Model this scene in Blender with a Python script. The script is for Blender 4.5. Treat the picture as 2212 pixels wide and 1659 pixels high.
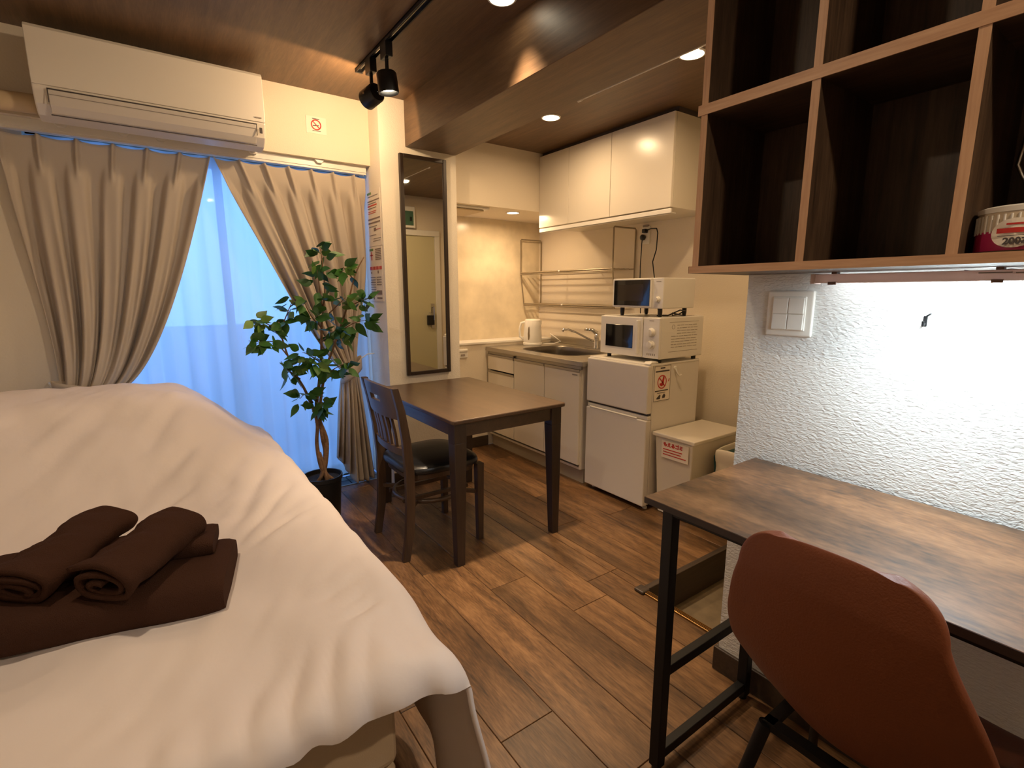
import bpy, bmesh, math, random
from mathutils import Vector, Matrix, noise
random.seed(7)
PI = math.pi
S = bpy.context.scene
COL = S.collection
for o in list(bpy.data.objects): bpy.data.objects.remove(o)

# ------------------------------------------------------------------ camera
cam = bpy.data.cameras.new('camera'); cam.lens = 17.65; cam.sensor_width = 36; cam.clip_start = 0.02
co = bpy.data.objects.new('camera', cam); COL.objects.link(co); S.camera = co
Rt = Vector((0.81488, -0.57963, -0.00120)); Up = Vector((0.10576, 0.14664, 0.98352)); Fw = Vector((0.56991, 0.80157, -0.18080))
M = Matrix((Rt, Up, -Fw)).transposed().to_4x4(); M.translation = Vector((0, 0, 1.27)); co.matrix_world = M

# ------------------------------------------------------------------ view, world
S.view_settings.view_transform = 'Standard'; S.view_settings.look = 'None'
S.view_settings.gamma = 1; S.view_settings.use_curve_mapping = False
S.view_settings.exposure = 0.32
W = bpy.data.worlds.new('world'); S.world = W; W.use_nodes = True
wn = W.node_tree.nodes; wl = W.node_tree.links
bg = wn['Background']
tc = wn.new('ShaderNodeTexCoord'); sx = wn.new('ShaderNodeSeparateXYZ'); rp = wn.new('ShaderNodeValToRGB')
wl.new(tc.outputs['Generated'], sx.inputs[0]); wl.new(sx.outputs['Z'], rp.inputs[0]); wl.new(rp.outputs[0], bg.inputs[0])
rp.color_ramp.elements[0].color = (0.16, 0.36, 0.88, 1); rp.color_ramp.elements[1].color = (0.30, 0.60, 1.0, 1)
bg.inputs[1].default_value = 2.9

WARM = (1.0, 0.76, 0.52); KWARM = (1.0, 0.67, 0.37)
def light(name, kind, loc, energy, color, size=0.1, aim=None, spot=None, blend=0.5, size_y=None):
    l = bpy.data.lights.new(name, kind); l.energy = energy; l.color = color
    if kind == 'AREA':
        l.size = size; l.shape = 'DISK'
        if size_y: l.shape = 'RECTANGLE'; l.size_y = size_y
    else: l.shadow_soft_size = size
    if kind == 'SPOT': l.spot_size = spot; l.spot_blend = blend
    o = bpy.data.objects.new(name, l); COL.objects.link(o); o.location = loc
    if aim: o.rotation_euler = Vector(aim).to_track_quat('-Z', 'Y').to_euler()
    return o
DN = (0, 0, -1)
# ceiling downlights (the fittings that hold them are built further down)
CEIL = 2.40; KCEIL = 2.28; SOF = 1.864
DOWN = [(1.245, 1.815, CEIL, 7), (-0.15, 1.15, CEIL, 6), (0.75, -0.55, CEIL, 12),
        (2.036, 2.465, KCEIL, 5.6), (2.018, 1.494, KCEIL, 6), (2.325, 3.255, SOF, 5)]
for i, (x, y, z, e) in enumerate(DOWN):
    light('downlight_lamp', 'AREA', (x, y, z - 0.012), e, WARM if i < 3 else KWARM, 0.085, DN).data.spread = (1.15, 3.0, 3.0, 3.0, 3.0, 3.0)[i]
# cold strip lamp under the wall shelf
light('strip_lamp_light', 'AREA', (1.392, 0.30, 1.292), 7.5, (0.80, 0.93, 1.0), 0.02, (0.25, 0, -1), size_y=0.60)

# ------------------------------------------------------------------ materials
def lin(c):
    return tuple(((v/255)/12.92 if v/255 <= 0.04045 else ((v/255+0.055)/1.055)**2.4) for v in c) + (1,)
def base(name):
    m = bpy.data.materials.new(name); m.use_nodes = True
    n = m.node_tree.nodes; l = m.node_tree.links; b = n['Principled BSDF']
    return m, n, l, b
def mat(name, col, rough=0.5, metal=0.0, bump=0, bscale=60, vary=0, vscale=5, spec=0.5, stretch=(1, 1, 1), sheen=0, coat=0):
    m, n, l, b = base(name)
    b.inputs['Base Color'].default_value = lin(col); b.inputs['Roughness'].default_value = rough
    b.inputs['Metallic'].default_value = metal; b.inputs['Specular IOR Level'].default_value = spec
    if sheen: b.inputs['Sheen Weight'].default_value = sheen
    if coat: b.inputs['Coat Weight'].default_value = coat
    if bump or vary:
        g = n.new('ShaderNodeNewGeometry'); mp = n.new('ShaderNodeMapping'); mp.inputs['Scale'].default_value = stretch
        l.new(g.outputs['Position'], mp.inputs[0])
    if bump:
        t = n.new('ShaderNodeTexNoise'); t.inputs['Scale'].default_value = bscale; t.inputs['Detail'].default_value = 4
        bp = n.new('ShaderNodeBump'); bp.inputs['Strength'].default_value = bump; bp.inputs['Distance'].default_value = 0.01
        l.new(mp.outputs[0], t.inputs['Vector']); l.new(t.outputs[0], bp.inputs['Height']); l.new(bp.outputs[0], b.inputs['Normal'])
    if vary:
        t = n.new('ShaderNodeTexNoise'); t.inputs['Scale'].default_value = vscale; t.inputs['Detail'].default_value = 5
        r = n.new('ShaderNodeValToRGB'); c = lin(col)
        r.color_ramp.elements[0].position = 0.3; r.color_ramp.elements[1].position = 0.7
        r.color_ramp.elements[0].color = tuple(v*(1-vary) for v in c[:3]) + (1,)
        r.color_ramp.elements[1].color = tuple(min(1, v*(1+vary)) for v in c[:3]) + (1,)
        l.new(mp.outputs[0], t.inputs['Vector']); l.new(t.outputs[0], r.inputs[0]); l.new(r.outputs[0], b.inputs['Base Color'])
    return m
def wood(name, dark, mid, light_, rough=0.4, along='y', scale=1.0, rnd=False, knots=0.0, bump=0.05, streak=14):
    m, n, l, b = base(name)
    b.inputs['Roughness'].default_value = rough
    g = n.new('ShaderNodeNewGeometry'); mp = n.new('ShaderNodeMapping')
    ax = {'x': (0.07, 1, 1), 'y': (1, 0.07, 1), 'z': (1, 1, 0.07)}[along]
    mp.inputs['Scale'].default_value = [a*scale for a in ax]
    l.new(g.outputs['Position'], mp.inputs[0]); src = mp.outputs[0]
    if rnd:
        oi = n.new('ShaderNodeObjectInfo'); mu = n.new('ShaderNodeVectorMath'); mu.operation = 'SCALE'; mu.inputs[0].default_value = (37, 11, 23)
        ad = n.new('ShaderNodeVectorMath'); l.new(oi.outputs['Random'], mu.inputs['Scale'])
        l.new(g.outputs['Position'], ad.inputs[0]); l.new(mu.outputs[0], ad.inputs[1]); l.new(ad.outputs[0], mp.inputs[0])
    t = n.new('ShaderNodeTexNoise'); t.inputs['Scale'].default_value = streak; t.inputs['Detail'].default_value = 6; t.inputs['Roughness'].default_value = 0.65; t.inputs['Distortion'].default_value = 0.4
    t2 = n.new('ShaderNodeTexNoise'); t2.inputs['Scale'].default_value = streak*9; t2.inputs['Detail'].default_value = 3
    l.new(src, t.inputs['Vector']); l.new(src, t2.inputs['Vector'])
    mx = n.new('ShaderNodeMath'); mx.operation = 'MULTIPLY_ADD'; mx.inputs[1].default_value = 0.35; l.new(t2.outputs[0], mx.inputs[0])
    m2 = n.new('ShaderNodeMath'); m2.operation = 'MULTIPLY'; m2.inputs[1].default_value = 0.65; l.new(t.outputs[0], m2.inputs[0]); l.new(m2.outputs[0], mx.inputs[2])
    r = n.new('ShaderNodeValToRGB'); e = r.color_ramp.elements
    e[0].position = 0.34; e[0].color = lin(dark); e[1].position = 0.66; e[1].color = lin(light_)
    k = e.new(0.49); k.color = lin(mid)
    l.new(mx.outputs[0], r.inputs[0]); out = r.outputs[0]
    if knots:
        mp2 = n.new('ShaderNodeMapping'); a2 = {'x': (0.3, 1, 1), 'y': (1, 0.3, 1), 'z': (1, 1, 0.3)}[along]; mp2.inputs['Scale'].default_value = a2
        l.new((ad.outputs[0] if rnd else g.outputs['Position']), mp2.inputs[0])
        t3 = n.new('ShaderNodeTexNoise'); t3.inputs['Scale'].default_value = 5; t3.inputs['Detail'].default_value = 4; l.new(mp2.outputs[0], t3.inputs['Vector'])
        r3 = n.new('ShaderNodeValToRGB'); r3.color_ramp.elements[0].position = 0.33; r3.color_ramp.elements[1].position = 0.58
        v = 1-knots; r3.color_ramp.elements[0].color = (v, v, v, 1); r3.color_ramp.elements[1].color = (1, 1, 1, 1)
        l.new(t3.outputs[0], r3.inputs[0])
        mm = n.new('ShaderNodeMix'); mm.data_type = 'RGBA'; mm.blend_type = 'MULTIPLY'; mm.inputs[0].default_value = 1
        l.new(out, mm.inputs[6]); l.new(r3.outputs[0], mm.inputs[7]); out = mm.outputs[2]
    if rnd:
        hs = n.new('ShaderNodeHueSaturation'); mr = n.new('ShaderNodeMapRange'); mr.inputs[3].default_value = 0.82; mr.inputs[4].default_value = 1.18
        l.new(oi.outputs['Random'], mr.inputs[0]); l.new(mr.outputs[0], hs.inputs['Value']); l.new(out, hs.inputs['Color']); out = hs.outputs[0]
    l.new(out, b.inputs['Base Color'])
    bp = n.new('ShaderNodeBump'); bp.inputs['Strength'].default_value = bump; bp.inputs['Distance'].default_value = 0.01
    l.new(mx.outputs[0], bp.inputs['Height']); l.new(bp.outputs[0], b.inputs['Normal'])
    return m
def emit(name, col, s):
    m = bpy.data.materials.new(name); m.use_nodes = True; n = m.node_tree.nodes; n.clear()
    e = n.new('ShaderNodeEmission'); o = n.new('ShaderNodeOutputMaterial'); e.inputs[0].default_value = tuple(col)+(1,); e.inputs[1].default_value = s
    m.node_tree.links.new(e.outputs[0], o.inputs[0]); return m
def glass(name, tint=(1, 1, 1), gloss=0.08):
    m = bpy.data.materials.new(name); m.use_nodes = True; n = m.node_tree.nodes; n.clear(); l = m.node_tree.links
    a = n.new('ShaderNodeBsdfTransparent'); a.inputs[0].default_value = tuple(tint)+(1,)
    g = n.new('ShaderNodeBsdfGlossy'); g.inputs['Roughness'].default_value = 0.03; x = n.new('ShaderNodeMixShader'); x.inputs[0].default_value = gloss
    o = n.new('ShaderNodeOutputMaterial'); l.new(a.outputs[0], x.inputs[1]); l.new(g.outputs[0], x.inputs[2]); l.new(x.outputs[0], o.inputs[0]); return m
def cloth(name, col, trans=0.0, clear=0.0, bump=0.15, bscale=500, sheen=0.2):
    m = mat(name, col, 0.9, bump=bump, bscale=bscale, sheen=sheen, spec=0.2)
    if trans:
        n = m.node_tree.nodes; l = m.node_tree.links; b = n['Principled BSDF']; o = n['Material Output']
        t = n.new('ShaderNodeBsdfTranslucent'); t.inputs[0].default_value = lin(col); x = n.new('ShaderNodeMixShader'); x.inputs[0].default_value = trans
        l.new(b.outputs[0], x.inputs[1]); l.new(t.outputs[0], x.inputs[2]); last = x
        if clear:
            tr = n.new('ShaderNodeBsdfTransparent'); y = n.new('ShaderNodeMixShader'); y.inputs[0].default_value = clear
            l.new(x.outputs[0], y.inputs[1]); l.new(tr.outputs[0], y.inputs[2]); last = y
        l.new(last.outputs[0], o.inputs[0])
    return m

m_wall = mat('wall_paper', (236, 228, 212), 0.85, bump=0.25, bscale=160)
m_wallplain = mat('wall_paint', (228, 216, 194), 0.7, bump=0.12, bscale=120)
m_panel = mat('kitchen_panel', (226, 212, 184), 0.22, vary=0.12, vscale=7, bump=0.02, bscale=20)
# embossed wall paper: long shallow horizontal wrinkles
m_emboss, n_, l_, b_ = base('embossed_wall_paper')
b_.inputs['Base Color'].default_value = lin((226, 226, 222)); b_.inputs['Roughness'].default_value = 0.75
g_ = n_.new('ShaderNodeNewGeometry'); mp_ = n_.new('ShaderNodeMapping'); mp_.inputs['Scale'].default_value = (1, 0.42, 1); l_.new(g_.outputs['Position'], mp_.inputs[0])
t_ = n_.new('ShaderNodeTexNoise'); t_.inputs['Scale'].default_value = 185; t_.inputs['Detail'].default_value = 1.5; t_.inputs['Distortion'].default_value = 0.6; l_.new(mp_.outputs[0], t_.inputs['Vector'])
bp_ = n_.new('ShaderNodeBump'); bp_.inputs['Strength'].default_value = 0.55; bp_.inputs['Distance'].default_value = 0.008
l_.new(t_.outputs[0], bp_.inputs['Height']); l_.new(bp_.outputs[0], b_.inputs['Normal'])

m_ceil = wood('ceiling_wood', (86, 64, 43), (102, 77, 53), (118, 91, 64), 0.45, 'y', 1.0, streak=22, bump=0.04)
m_floor = wood('floor_wood', (62, 43, 27), (108, 77, 48), (142, 106, 70), 0.38, 'y', 1.0, rnd=True, knots=0.5, streak=20, bump=0.08)
m_floor.node_tree.nodes['Mapping'].inputs['Scale'].default_value = (1, 0.13, 1)
m_gap = mat('floor_gap', (190, 160, 124), 0.8)
m_base = wood('skirting_wood', (46, 36, 28), (60, 47, 36), (74, 60, 46), 0.5, 'x')
m_shelf_v = wood('shelf_wood_upright', (54, 41, 31), (76, 58, 44), (98, 77, 58), 0.45, 'z', streak=20)  # both panel woods toned darker for the shade inside the bays
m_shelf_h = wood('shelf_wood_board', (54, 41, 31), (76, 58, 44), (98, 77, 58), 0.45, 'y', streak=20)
m_edge_v = wood('shelf_edge_upright', (170, 130, 98), (190, 150, 116), (206, 168, 134), 0.45, 'z', streak=20)  # edge banding, both tones raised to make up for missing room light
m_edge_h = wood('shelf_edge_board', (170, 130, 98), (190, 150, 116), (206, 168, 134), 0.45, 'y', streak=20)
m_desk = wood('desk_top_wood', (62, 49, 40), (114, 81, 54), (146, 108, 74), 0.33, 'y', 1.0, knots=0.6, streak=11, bump=0.02)
m_desk.node_tree.nodes['Mapping'].inputs['Scale'].default_value = (1, 0.34, 1)
m_deskedge = mat('desk_edge', (44, 30, 24), 0.5)
m_black = mat('black_steel', (11, 11, 12), 0.5, spec=0.35)
m_blackpl = mat('black_plastic', (16, 16, 17), 0.4)
m_table = wood('table_wood', (62, 47, 36), (72, 55, 42), (84, 65, 49), 0.32, 'y', streak=20, bump=0.01)
m_tablev = wood('table_leg_wood', (44, 33, 26), (52, 39, 31), (60, 46, 36), 0.35, 'z', streak=20, bump=0.01)
m_chair = wood('chair_wood', (54, 40, 30), (66, 49, 36), (80, 61, 45), 0.35, 'z', streak=20, bump=0.01)
m_seat = mat('black_seat_leather', (22, 22, 24), 0.33, bump=0.05, bscale=200)
m_leather = mat('tan_leather', (116, 60, 30), 0.55, bump=0.10, bscale=260, vary=0.06, vscale=3)
m_white = mat('white_plastic', (232, 228, 218), 0.35)
m_ac = mat('ac_plastic', (226, 218, 204), 0.38)
m_acflap = mat('ac_flap', (206, 198, 188), 0.35)
m_cab = mat('cabinet_white', (228, 220, 204), 0.25)
m_cabside = mat('cabinet_side', (214, 206, 188), 0.4)
m_fridge = mat('fridge_white', (222, 216, 206), 0.32)
m_steel = mat('brushed_steel', (190, 186, 178), 0.28, metal=1.0)
m_basin = mat('basin_steel', (120, 114, 104), 0.38, metal=1.0)
m_chrome = mat('chrome', (210, 208, 204), 0.12, metal=1.0)
m_alu = mat('aluminium', (170, 164, 152), 0.35, metal=0.8)
m_wire = mat('steel_wire', (150, 136, 112), 0.4, metal=0.35)
m_dglass = mat('dark_glass', (14, 14, 15), 0.07, coat=0.5)
m_mirror = mat('mirror_glass', (225, 226, 220), 0.015, metal=1.0)
m_frame = mat('dark_frame', (44, 32, 24), 0.4)
m_duvet = mat('duvet_cotton', (234, 223, 218), 0.9, bump=0.06, bscale=40, spec=0.15)
m_duvetin = mat('duvet_inner', (214, 196, 172), 0.9)
m_bedbase = mat('bed_fabric', (196, 176, 148), 0.9, bump=0.2, bscale=600)
m_towel = mat('brown_towelling', (72, 48, 37), 1.0, bump=0.6, bscale=500, sheen=0.0, spec=0.1)
m_curtain = cloth('curtain_fabric', (204, 191, 174), trans=0.15, bump=0.12, bscale=600, sheen=0.0)
m_sheer = cloth('sheer_fabric', (225, 235, 245), trans=0.75, clear=0.18, bump=0.0)
m_leaf = mat('leaf_green', (52, 98, 38), 0.45, vary=0.35, vscale=14)
m_leaf2 = mat('leaf_pale_green', (104, 140, 62), 0.5, vary=0.2, vscale=14)
m_trunk = mat('tree_bark', (122, 92, 66), 0.85, bump=0.6, bscale=90, vary=0.25, vscale=30)
m_pot = mat('black_pot', (20, 20, 21), 0.5)
m_soil = mat('pot_soil', (30, 26, 24), 0.9, bump=0.8, bscale=120)
m_paper = mat('paper', (236, 226, 210), 0.7)
m_red = mat('print_red', (190, 40, 30), 0.6)
m_darkprint = mat('print_dark', (70, 62, 60), 0.6)
m_greyprint = mat('print_grey', (150, 140, 130), 0.6)
m_blueprint = mat('print_blue', (80, 90, 150), 0.6)
m_greenprint = mat('print_green', (110, 140, 60), 0.6)
m_pink = mat('print_pink', (172, 30, 84), 0.45)
m_tub = mat('tub_clear_plastic', (200, 184, 160), 0.2)
m_tile = mat('entrance_tile', (108, 92, 68), 0.6, vary=0.2, vscale=14, bump=0.1, bscale=40)
m_brass = mat('brass_edge', (150, 116, 70), 0.25, metal=0.9)
m_track = mat('track_black', (18, 16, 15), 0.35)
m_lens = emit('lamp_lens', (1.0, 0.86, 0.62), 14)
m_cold = emit('strip_tube', (0.85, 0.95, 1.0), 9)
m_strip = cloth('strip_housing', (226, 206, 198), trans=0.16, bump=0, sheen=0)
m_glass = glass('window_glass')
m_conc = mat('balcony_wall', (150, 168, 200), 0.9)
m_teal = mat('teal_liner', (30, 66, 66), 0.6)
m_pan = mat('pan_grey', (96, 84, 78), 0.4, metal=0.3)
m_bag = mat('bag_plastic', (226, 216, 196), 0.4)
m_gold = mat('breaker_green', (70, 104, 84), 0.4)

# ------------------------------------------------------------------ mesh builder
class MB:
    def __init__(s): s.v = []; s.f = []; s.M = None; s.mi = []; s.cur = 0
    def add(s, vs, fs):
        b = len(s.v)
        for p in vs:
            p = Vector(p); s.v.append(s.M @ p if s.M else p)
        for f in fs: s.f.append(tuple(b+i for i in f)); s.mi.append(s.cur)
        return s
    def box(s, x0, y0, z0, x1, y1, z1):
        if x0 > x1: x0, x1 = x1, x0
        if y0 > y1: y0, y1 = y1, y0
        if z0 > z1: z0, z1 = z1, z0
        vs = [(x0,y0,z0),(x1,y0,z0),(x1,y1,z0),(x0,y1,z0),(x0,y0,z1),(x1,y0,z1),(x1,y1,z1),(x0,y1,z1)]
        return s.add(vs, [(0,3,2,1),(4,5,6,7),(0,1,5,4),(1,2,6,5),(2,3,7,6),(3,0,4,7)])
    def frustum(s, lo, hi, z0, z1):      # lo/hi = (x0,y0,x1,y1)
        vs = [(lo[0],lo[1],z0),(lo[2],lo[1],z0),(lo[2],lo[3],z0),(lo[0],lo[3],z0),(hi[0],hi[1],z1),(hi[2],hi[1],z1),(hi[2],hi[3],z1),(hi[0],hi[3],z1)]
        return s.add(vs, [(0,3,2,1),(4,5,6,7),(0,1,5,4),(1,2,6,5),(2,3,7,6),(3,0,4,7)])
    def tube(s, pts, r, n=8, cap=True):
        pts = [Vector(p) for p in pts]; rs = r if isinstance(r, (list, tuple)) else [r]*len(pts)
        vs = []; fs = []; up = None
        for i, p in enumerate(pts):
            d = (pts[min(i+1, len(pts)-1)] - pts[max(i-1, 0)]).normalized()
            if up is None: up = d.orthogonal().normalized()
            up = (up - d*up.dot(d)).normalized(); w = d.cross(up)
            for k in range(n):
                a = 2*PI*k/n; vs.append(p + (up*math.cos(a) + w*math.sin(a))*rs[i])
        for i in range(len(pts)-1):
            for k in range(n):
                k2 = (k+1) % n; fs.append((i*n+k, i*n+k2, (i+1)*n+k2, (i+1)*n+k))
        if cap: fs.append(tuple(reversed(range(n)))); fs.append(tuple((len(pts)-1)*n+k for k in range(n)))
        return s.add(vs, fs)
    def bar(s, a, b, w, h):              # square bar between two points, w = horizontal size, h = other
        a = Vector(a); b = Vector(b); d = (b-a).normalized()
        u = d.cross(Vector((0,0,1)));  u = u.normalized() if u.length > 1e-4 else Vector((1,0,0)); v = u.cross(d)
        vs = []
        for p in (a, b):
            for su, sv in ((-1,-1),(1,-1),(1,1),(-1,1)): vs.append(p + u*su*w/2 + v*sv*h/2)
        return s.add(vs, [(0,1,2,3),(7,6,5,4),(0,4,5,1),(1,5,6,2),(2,6,7,3),(3,7,4,0)])
    def lathe(s, prof, c, n=32, axis='z', cap=True):
        vs = []; fs = []; c = Vector(c)
        for r, h in prof:
            for k in range(n):
                a = 2*PI*k/n; x, y = r*math.cos(a), r*math.sin(a)
                vs.append(c + (Vector((x,y,h)) if axis == 'z' else Vector((h,x,y)) if axis == 'x' else Vector((y,h,x))))
        for i in range(len(prof)-1):
            for k in range(n):
                k2 = (k+1) % n; fs.append((i*n+k, i*n+k2, (i+1)*n+k2, (i+1)*n+k))
        if cap:
            fs.append(tuple(reversed(range(n)))); fs.append(tuple((len(prof)-1)*n+k for k in range(n)))
        return s.add(vs, fs)
    def prism(s, poly, axis, lo, hi):    # poly in the two other axes, order xyz
        def P(p, h):
            return (h, p[0], p[1]) if axis == 'x' else (p[0], h, p[1]) if axis == 'y' else (p[0], p[1], h)
        n = len(poly); vs = [P(p, lo) for p in poly] + [P(p, hi) for p in poly]
        fs = [tuple(range(n)), tuple(range(2*n-1, n-1, -1))] + [(i, n+i, n+(i+1) % n, (i+1) % n) for i in range(n)]
        return s.add(vs, fs)
    def grid(s, fn, nu, nv, closed=False):
        vs = [fn(i/(nu if closed else nu-1), j/(nv-1)) for j in range(nv) for i in range(nu)]
        fs = []
        for j in range(nv-1):
            for i in range(nu if closed else nu-1):
                i2 = (i+1) % nu; fs.append((j*nu+i, j*nu+i2, (j+1)*nu+i2, (j+1)*nu+i))
        return s.add(vs, fs)
    def done(s, name, mats, parent=None, bevel=0, seg=2, smooth=False, solid=0, off=0, sub=0, origin=None, fix=True):
        me = bpy.data.meshes.new(name)
        if parent is not None: org = WO[parent.name]
        elif origin is not None: org = Vector(origin)
        else:
            xs = [v.x for v in s.v]; ys = [v.y for v in s.v]; zs = [v.z for v in s.v]
            org = Vector(((min(xs)+max(xs))/2, (min(ys)+max(ys))/2, min(zs)))
        me.from_pydata([v-org for v in s.v], [], s.f)
        if not isinstance(mats, (list, tuple)): mats = [mats]
        for m in mats: me.materials.append(m)
        if len(mats) > 1:
            for p, i in zip(me.polygons, s.mi): p.material_index = i
        if fix:
            bm = bmesh.new(); bm.from_mesh(me); bmesh.ops.recalc_face_normals(bm, faces=bm.faces); bm.to_mesh(me); bm.free()
        if smooth:
            for p in me.polygons: p.use_smooth = True
            if smooth == 'auto':
                bm = bmesh.new(); bm.from_mesh(me)
                for e in bm.edges:
                    if len(e.link_faces) == 2 and e.calc_face_angle(0) > 0.7: e.smooth = False
                bm.to_mesh(me); bm.free()
        o = bpy.data.objects.new(name, me); COL.objects.link(o)
        if parent is not None: o.parent = parent; WO[o.name] = org.copy()
        else: o.location = org; WO[o.name] = org.copy()
        if solid: q = o.modifiers.new('s', 'SOLIDIFY'); q.thickness = solid; q.offset = off
        if sub: q = o.modifiers.new('u', 'SUBSURF'); q.levels = sub; q.render_levels = sub
        if bevel: q = o.modifiers.new('b', 'BEVEL'); q.width = bevel; q.segments = seg; q.limit_method = 'ANGLE'; q.angle_limit = 0.6
        return o
WO = {}
def tag(o, label=None, cat=None, group=None, kind=None):
    if label: o['label'] = label
    if cat: o['category'] = cat
    if group: o['group'] = group
    if kind: o['kind'] = kind
    return o
def empty(name, loc, label, cat, group=None):
    o = bpy.data.objects.new(name, None); COL.objects.link(o); o.location = loc; o.empty_display_size = 0.05
    WO[o.name] = Vector(loc); return tag(o, label, cat, group)
def box(name, a, b, m, parent=None, bevel=0, **k):
    return MB().box(*a, *b).done(name, m, parent, bevel=bevel, **k)
def struct(name, a, b, m, bevel=0):
    return tag(box(name, a, b, m, None, bevel), kind='structure')
def text(name, body, size, m, parent, origin, right, up, align='LEFT', thick=0.0004, bold=0.0):
    c = bpy.data.curves.new(name, 'FONT'); c.body = body; c.size = size; c.extrude = thick; c.align_x = align; c.resolution_u = 3; c.offset = bold
    t = bpy.data.objects.new(name + '_tmp', c); COL.objects.link(t)
    dg = bpy.context.evaluated_depsgraph_get(); me = bpy.data.meshes.new_from_object(t.evaluated_get(dg)); bpy.data.objects.remove(t)
    r = Vector(right).normalized(); u = Vector(up).normalized(); nrm = r.cross(u); R = Matrix((r, u, nrm)).transposed()
    org = WO[parent.name]
    for v in me.vertices: v.co = R @ v.co + Vector(origin) - org
    me.materials.clear(); me.materials.append(m)
    o = bpy.data.objects.new(name, me); COL.objects.link(o); o.parent = parent; WO[o.name] = org.copy(); return o
def sstep(a, b, x):
    t = max(0, min(1, (x-a)/(b-a))); return t*t*(3-2*t)

# ================================================================== THE SETTING
XW = 1.45; XK = 2.90; YD = 0.83
# floor: sub floor plus single planks
fl = MB().box(-1.35, -1.75, -0.05, 1.60, 3.22, -0.006).box(1.60, 1.29, -0.05, 2.92, 3.47, -0.006).done('floor', m_gap)
tag(fl, kind='structure'); WO[fl.name] = fl.location.copy()
def plank(x0, x1, y0, y1):
    g = 0.0011
    if x1-x0 < 0.01 or y1-y0 < 0.02: return
    MB().box(x0+g, y0+g, -0.006, x1-g, y1-g, 0.0).done('plank', m_floor, fl, bevel=0.0012, seg=1)
pw = 0.1925; cuts = {1: 1.94, 2: 1.665, 0: 1.02}
for k in range(-11, 12):
    x0 = 0.685 + k*pw; x1 = x0 + pw
    if x0 > XK: break
    x1 = min(x1, XK)
    ph = cuts.get(k, random.uniform(0, 1.2))
    y = ph - 1.2*3
    while y < 3.5:
        a, b = y, y + 1.2; y += 1.2
        segs = [(max(x0, -1.35), x1)]
        for (s0, s1) in segs:
            if s1 <= 1.6 or s0 >= 1.6: parts = [(s0, s1)]
            else: parts = [(s0, 1.6), (1.6, s1)]
            for (p0, p1) in parts:
                lo = -1.75 if p1 <= 1.6001 else 1.29
                hi = 3.22 if p1 <= 1.71 else 3.45
                plank(p0, p1, max(a, lo), min(b, hi))

struct('ceiling', (-1.35, -1.75, CEIL), (1.37, 3.45, CEIL+0.06), m_ceil)
tag(MB().box(1.365, -1.75, 2.138, 1.712, 3.04, 2.46).done('ceiling_beam', m_ceil, bevel=0.002), kind='structure').name = 'trim_1'
struct('ceiling', (1.70, -1.75, KCEIL), (2.95, 3.20, KCEIL+0.06), m_ceil)

# window side: lintel wall above the glass door, column, wall beside the opening
struct('wall_window', (-1.35, 3.20, 2.037), (1.20, 3.48, 2.42), m_wallplain)
struct('wall_window', (-1.35, 3.32, 0.0), (-0.40, 3.48, 2.037), m_wallplain)
struct('wall_column', (1.20, 3.04, 0.0), (1.715, 3.60, 2.44), m_wall)
struct('wall_left', (-1.45, -1.75, 0.0), (-1.35, 3.48, 2.44), m_wall)
struct('wall_back', (-1.45, -1.85, 0.0), (1.55, -1.75, 2.44), m_wall)
# kitchen
struct('wall_kitchen', (XK, 0.75, -0.2), (XK+0.1, 3.75, 2.34), m_wallplain)
struct('wall_kitchen_end', (1.70, 3.65, 0.86), (XK, 3.75, 1.9), m_panel)
struct('wall_kitchen_lower', (1.70, 3.45, 0.0), (XK, 3.65, 0.855), m_wallplain)
struct('trim_2', (1.71, 3.44, 0.855), (XK, 3.65, 0.871), m_white, 0.002)
struct('wall_kitchen_bulkhead', (1.70, 3.12, SOF), (XK, 3.75, KCEIL+0.05), m_wallplain)
# desk wall and entrance wall (behind it, facing the kitchen)
struct('wall_desk', (XW, -1.75, 0.0), (XW+0.12, YD, 2.30), m_emboss)
struct('wall_entrance', (XW+0.12, YD-0.12, -0.2), (XK, YD, 2.30), m_wallplain)
struct('wall_entrance_filler', (XW, -1.75, 2.25), (XK, YD, 2.42), m_wallplain)
# entrance pit
struct('entrance_floor', (1.60, YD, -0.20), (XK, 1.29, -0.15), m_tile).name = 'floor_entrance'
struct('trim_3', (1.60, 1.262, -0.15), (XK, 1.29, 0.012), m_base, 0.003)
struct('trim_4', (1.585, YD, -0.15), (1.612, 1.29, 0.008), m_brass, 0.003)
for k in range(3):
    struct('trim_%d' % (5+k), (1.590+0.007*k, YD, 0.008), (1.593+0.007*k, 1.262, 0.0105), m_brass)
struct('trim_8', (1.572, 1.255, 0.0), (1.62, 1.305, 0.014), m_base, 0.006)
# skirtings
struct('baseboard_desk', (XW-0.012, -1.75, 0.0), (XW, YD+0.012, 0.085), m_base, 0.003)
struct('baseboard_desk_end', (XW, YD, 0.0), (1.585, YD+0.012, 0.085), m_base, 0.003)
struct('baseboard_kitchen', (1.70, 3.438, 0.0), (2.2, 3.45, 0.085), m_base, 0.003)
struct('baseboard_column', (1.70, 3.028, 0.0), (1.20, 3.04, 0.085), m_base, 0.003)
struct('baseboard_column_side', (1.715, 3.028, 0.0), (1.727, 3.45, 0.085), m_base, 0.003)
struct('baseboard_left', (-1.35, -1.75, 0.0), (-1.338, 3.36, 0.085), m_base, 0.003)

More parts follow.
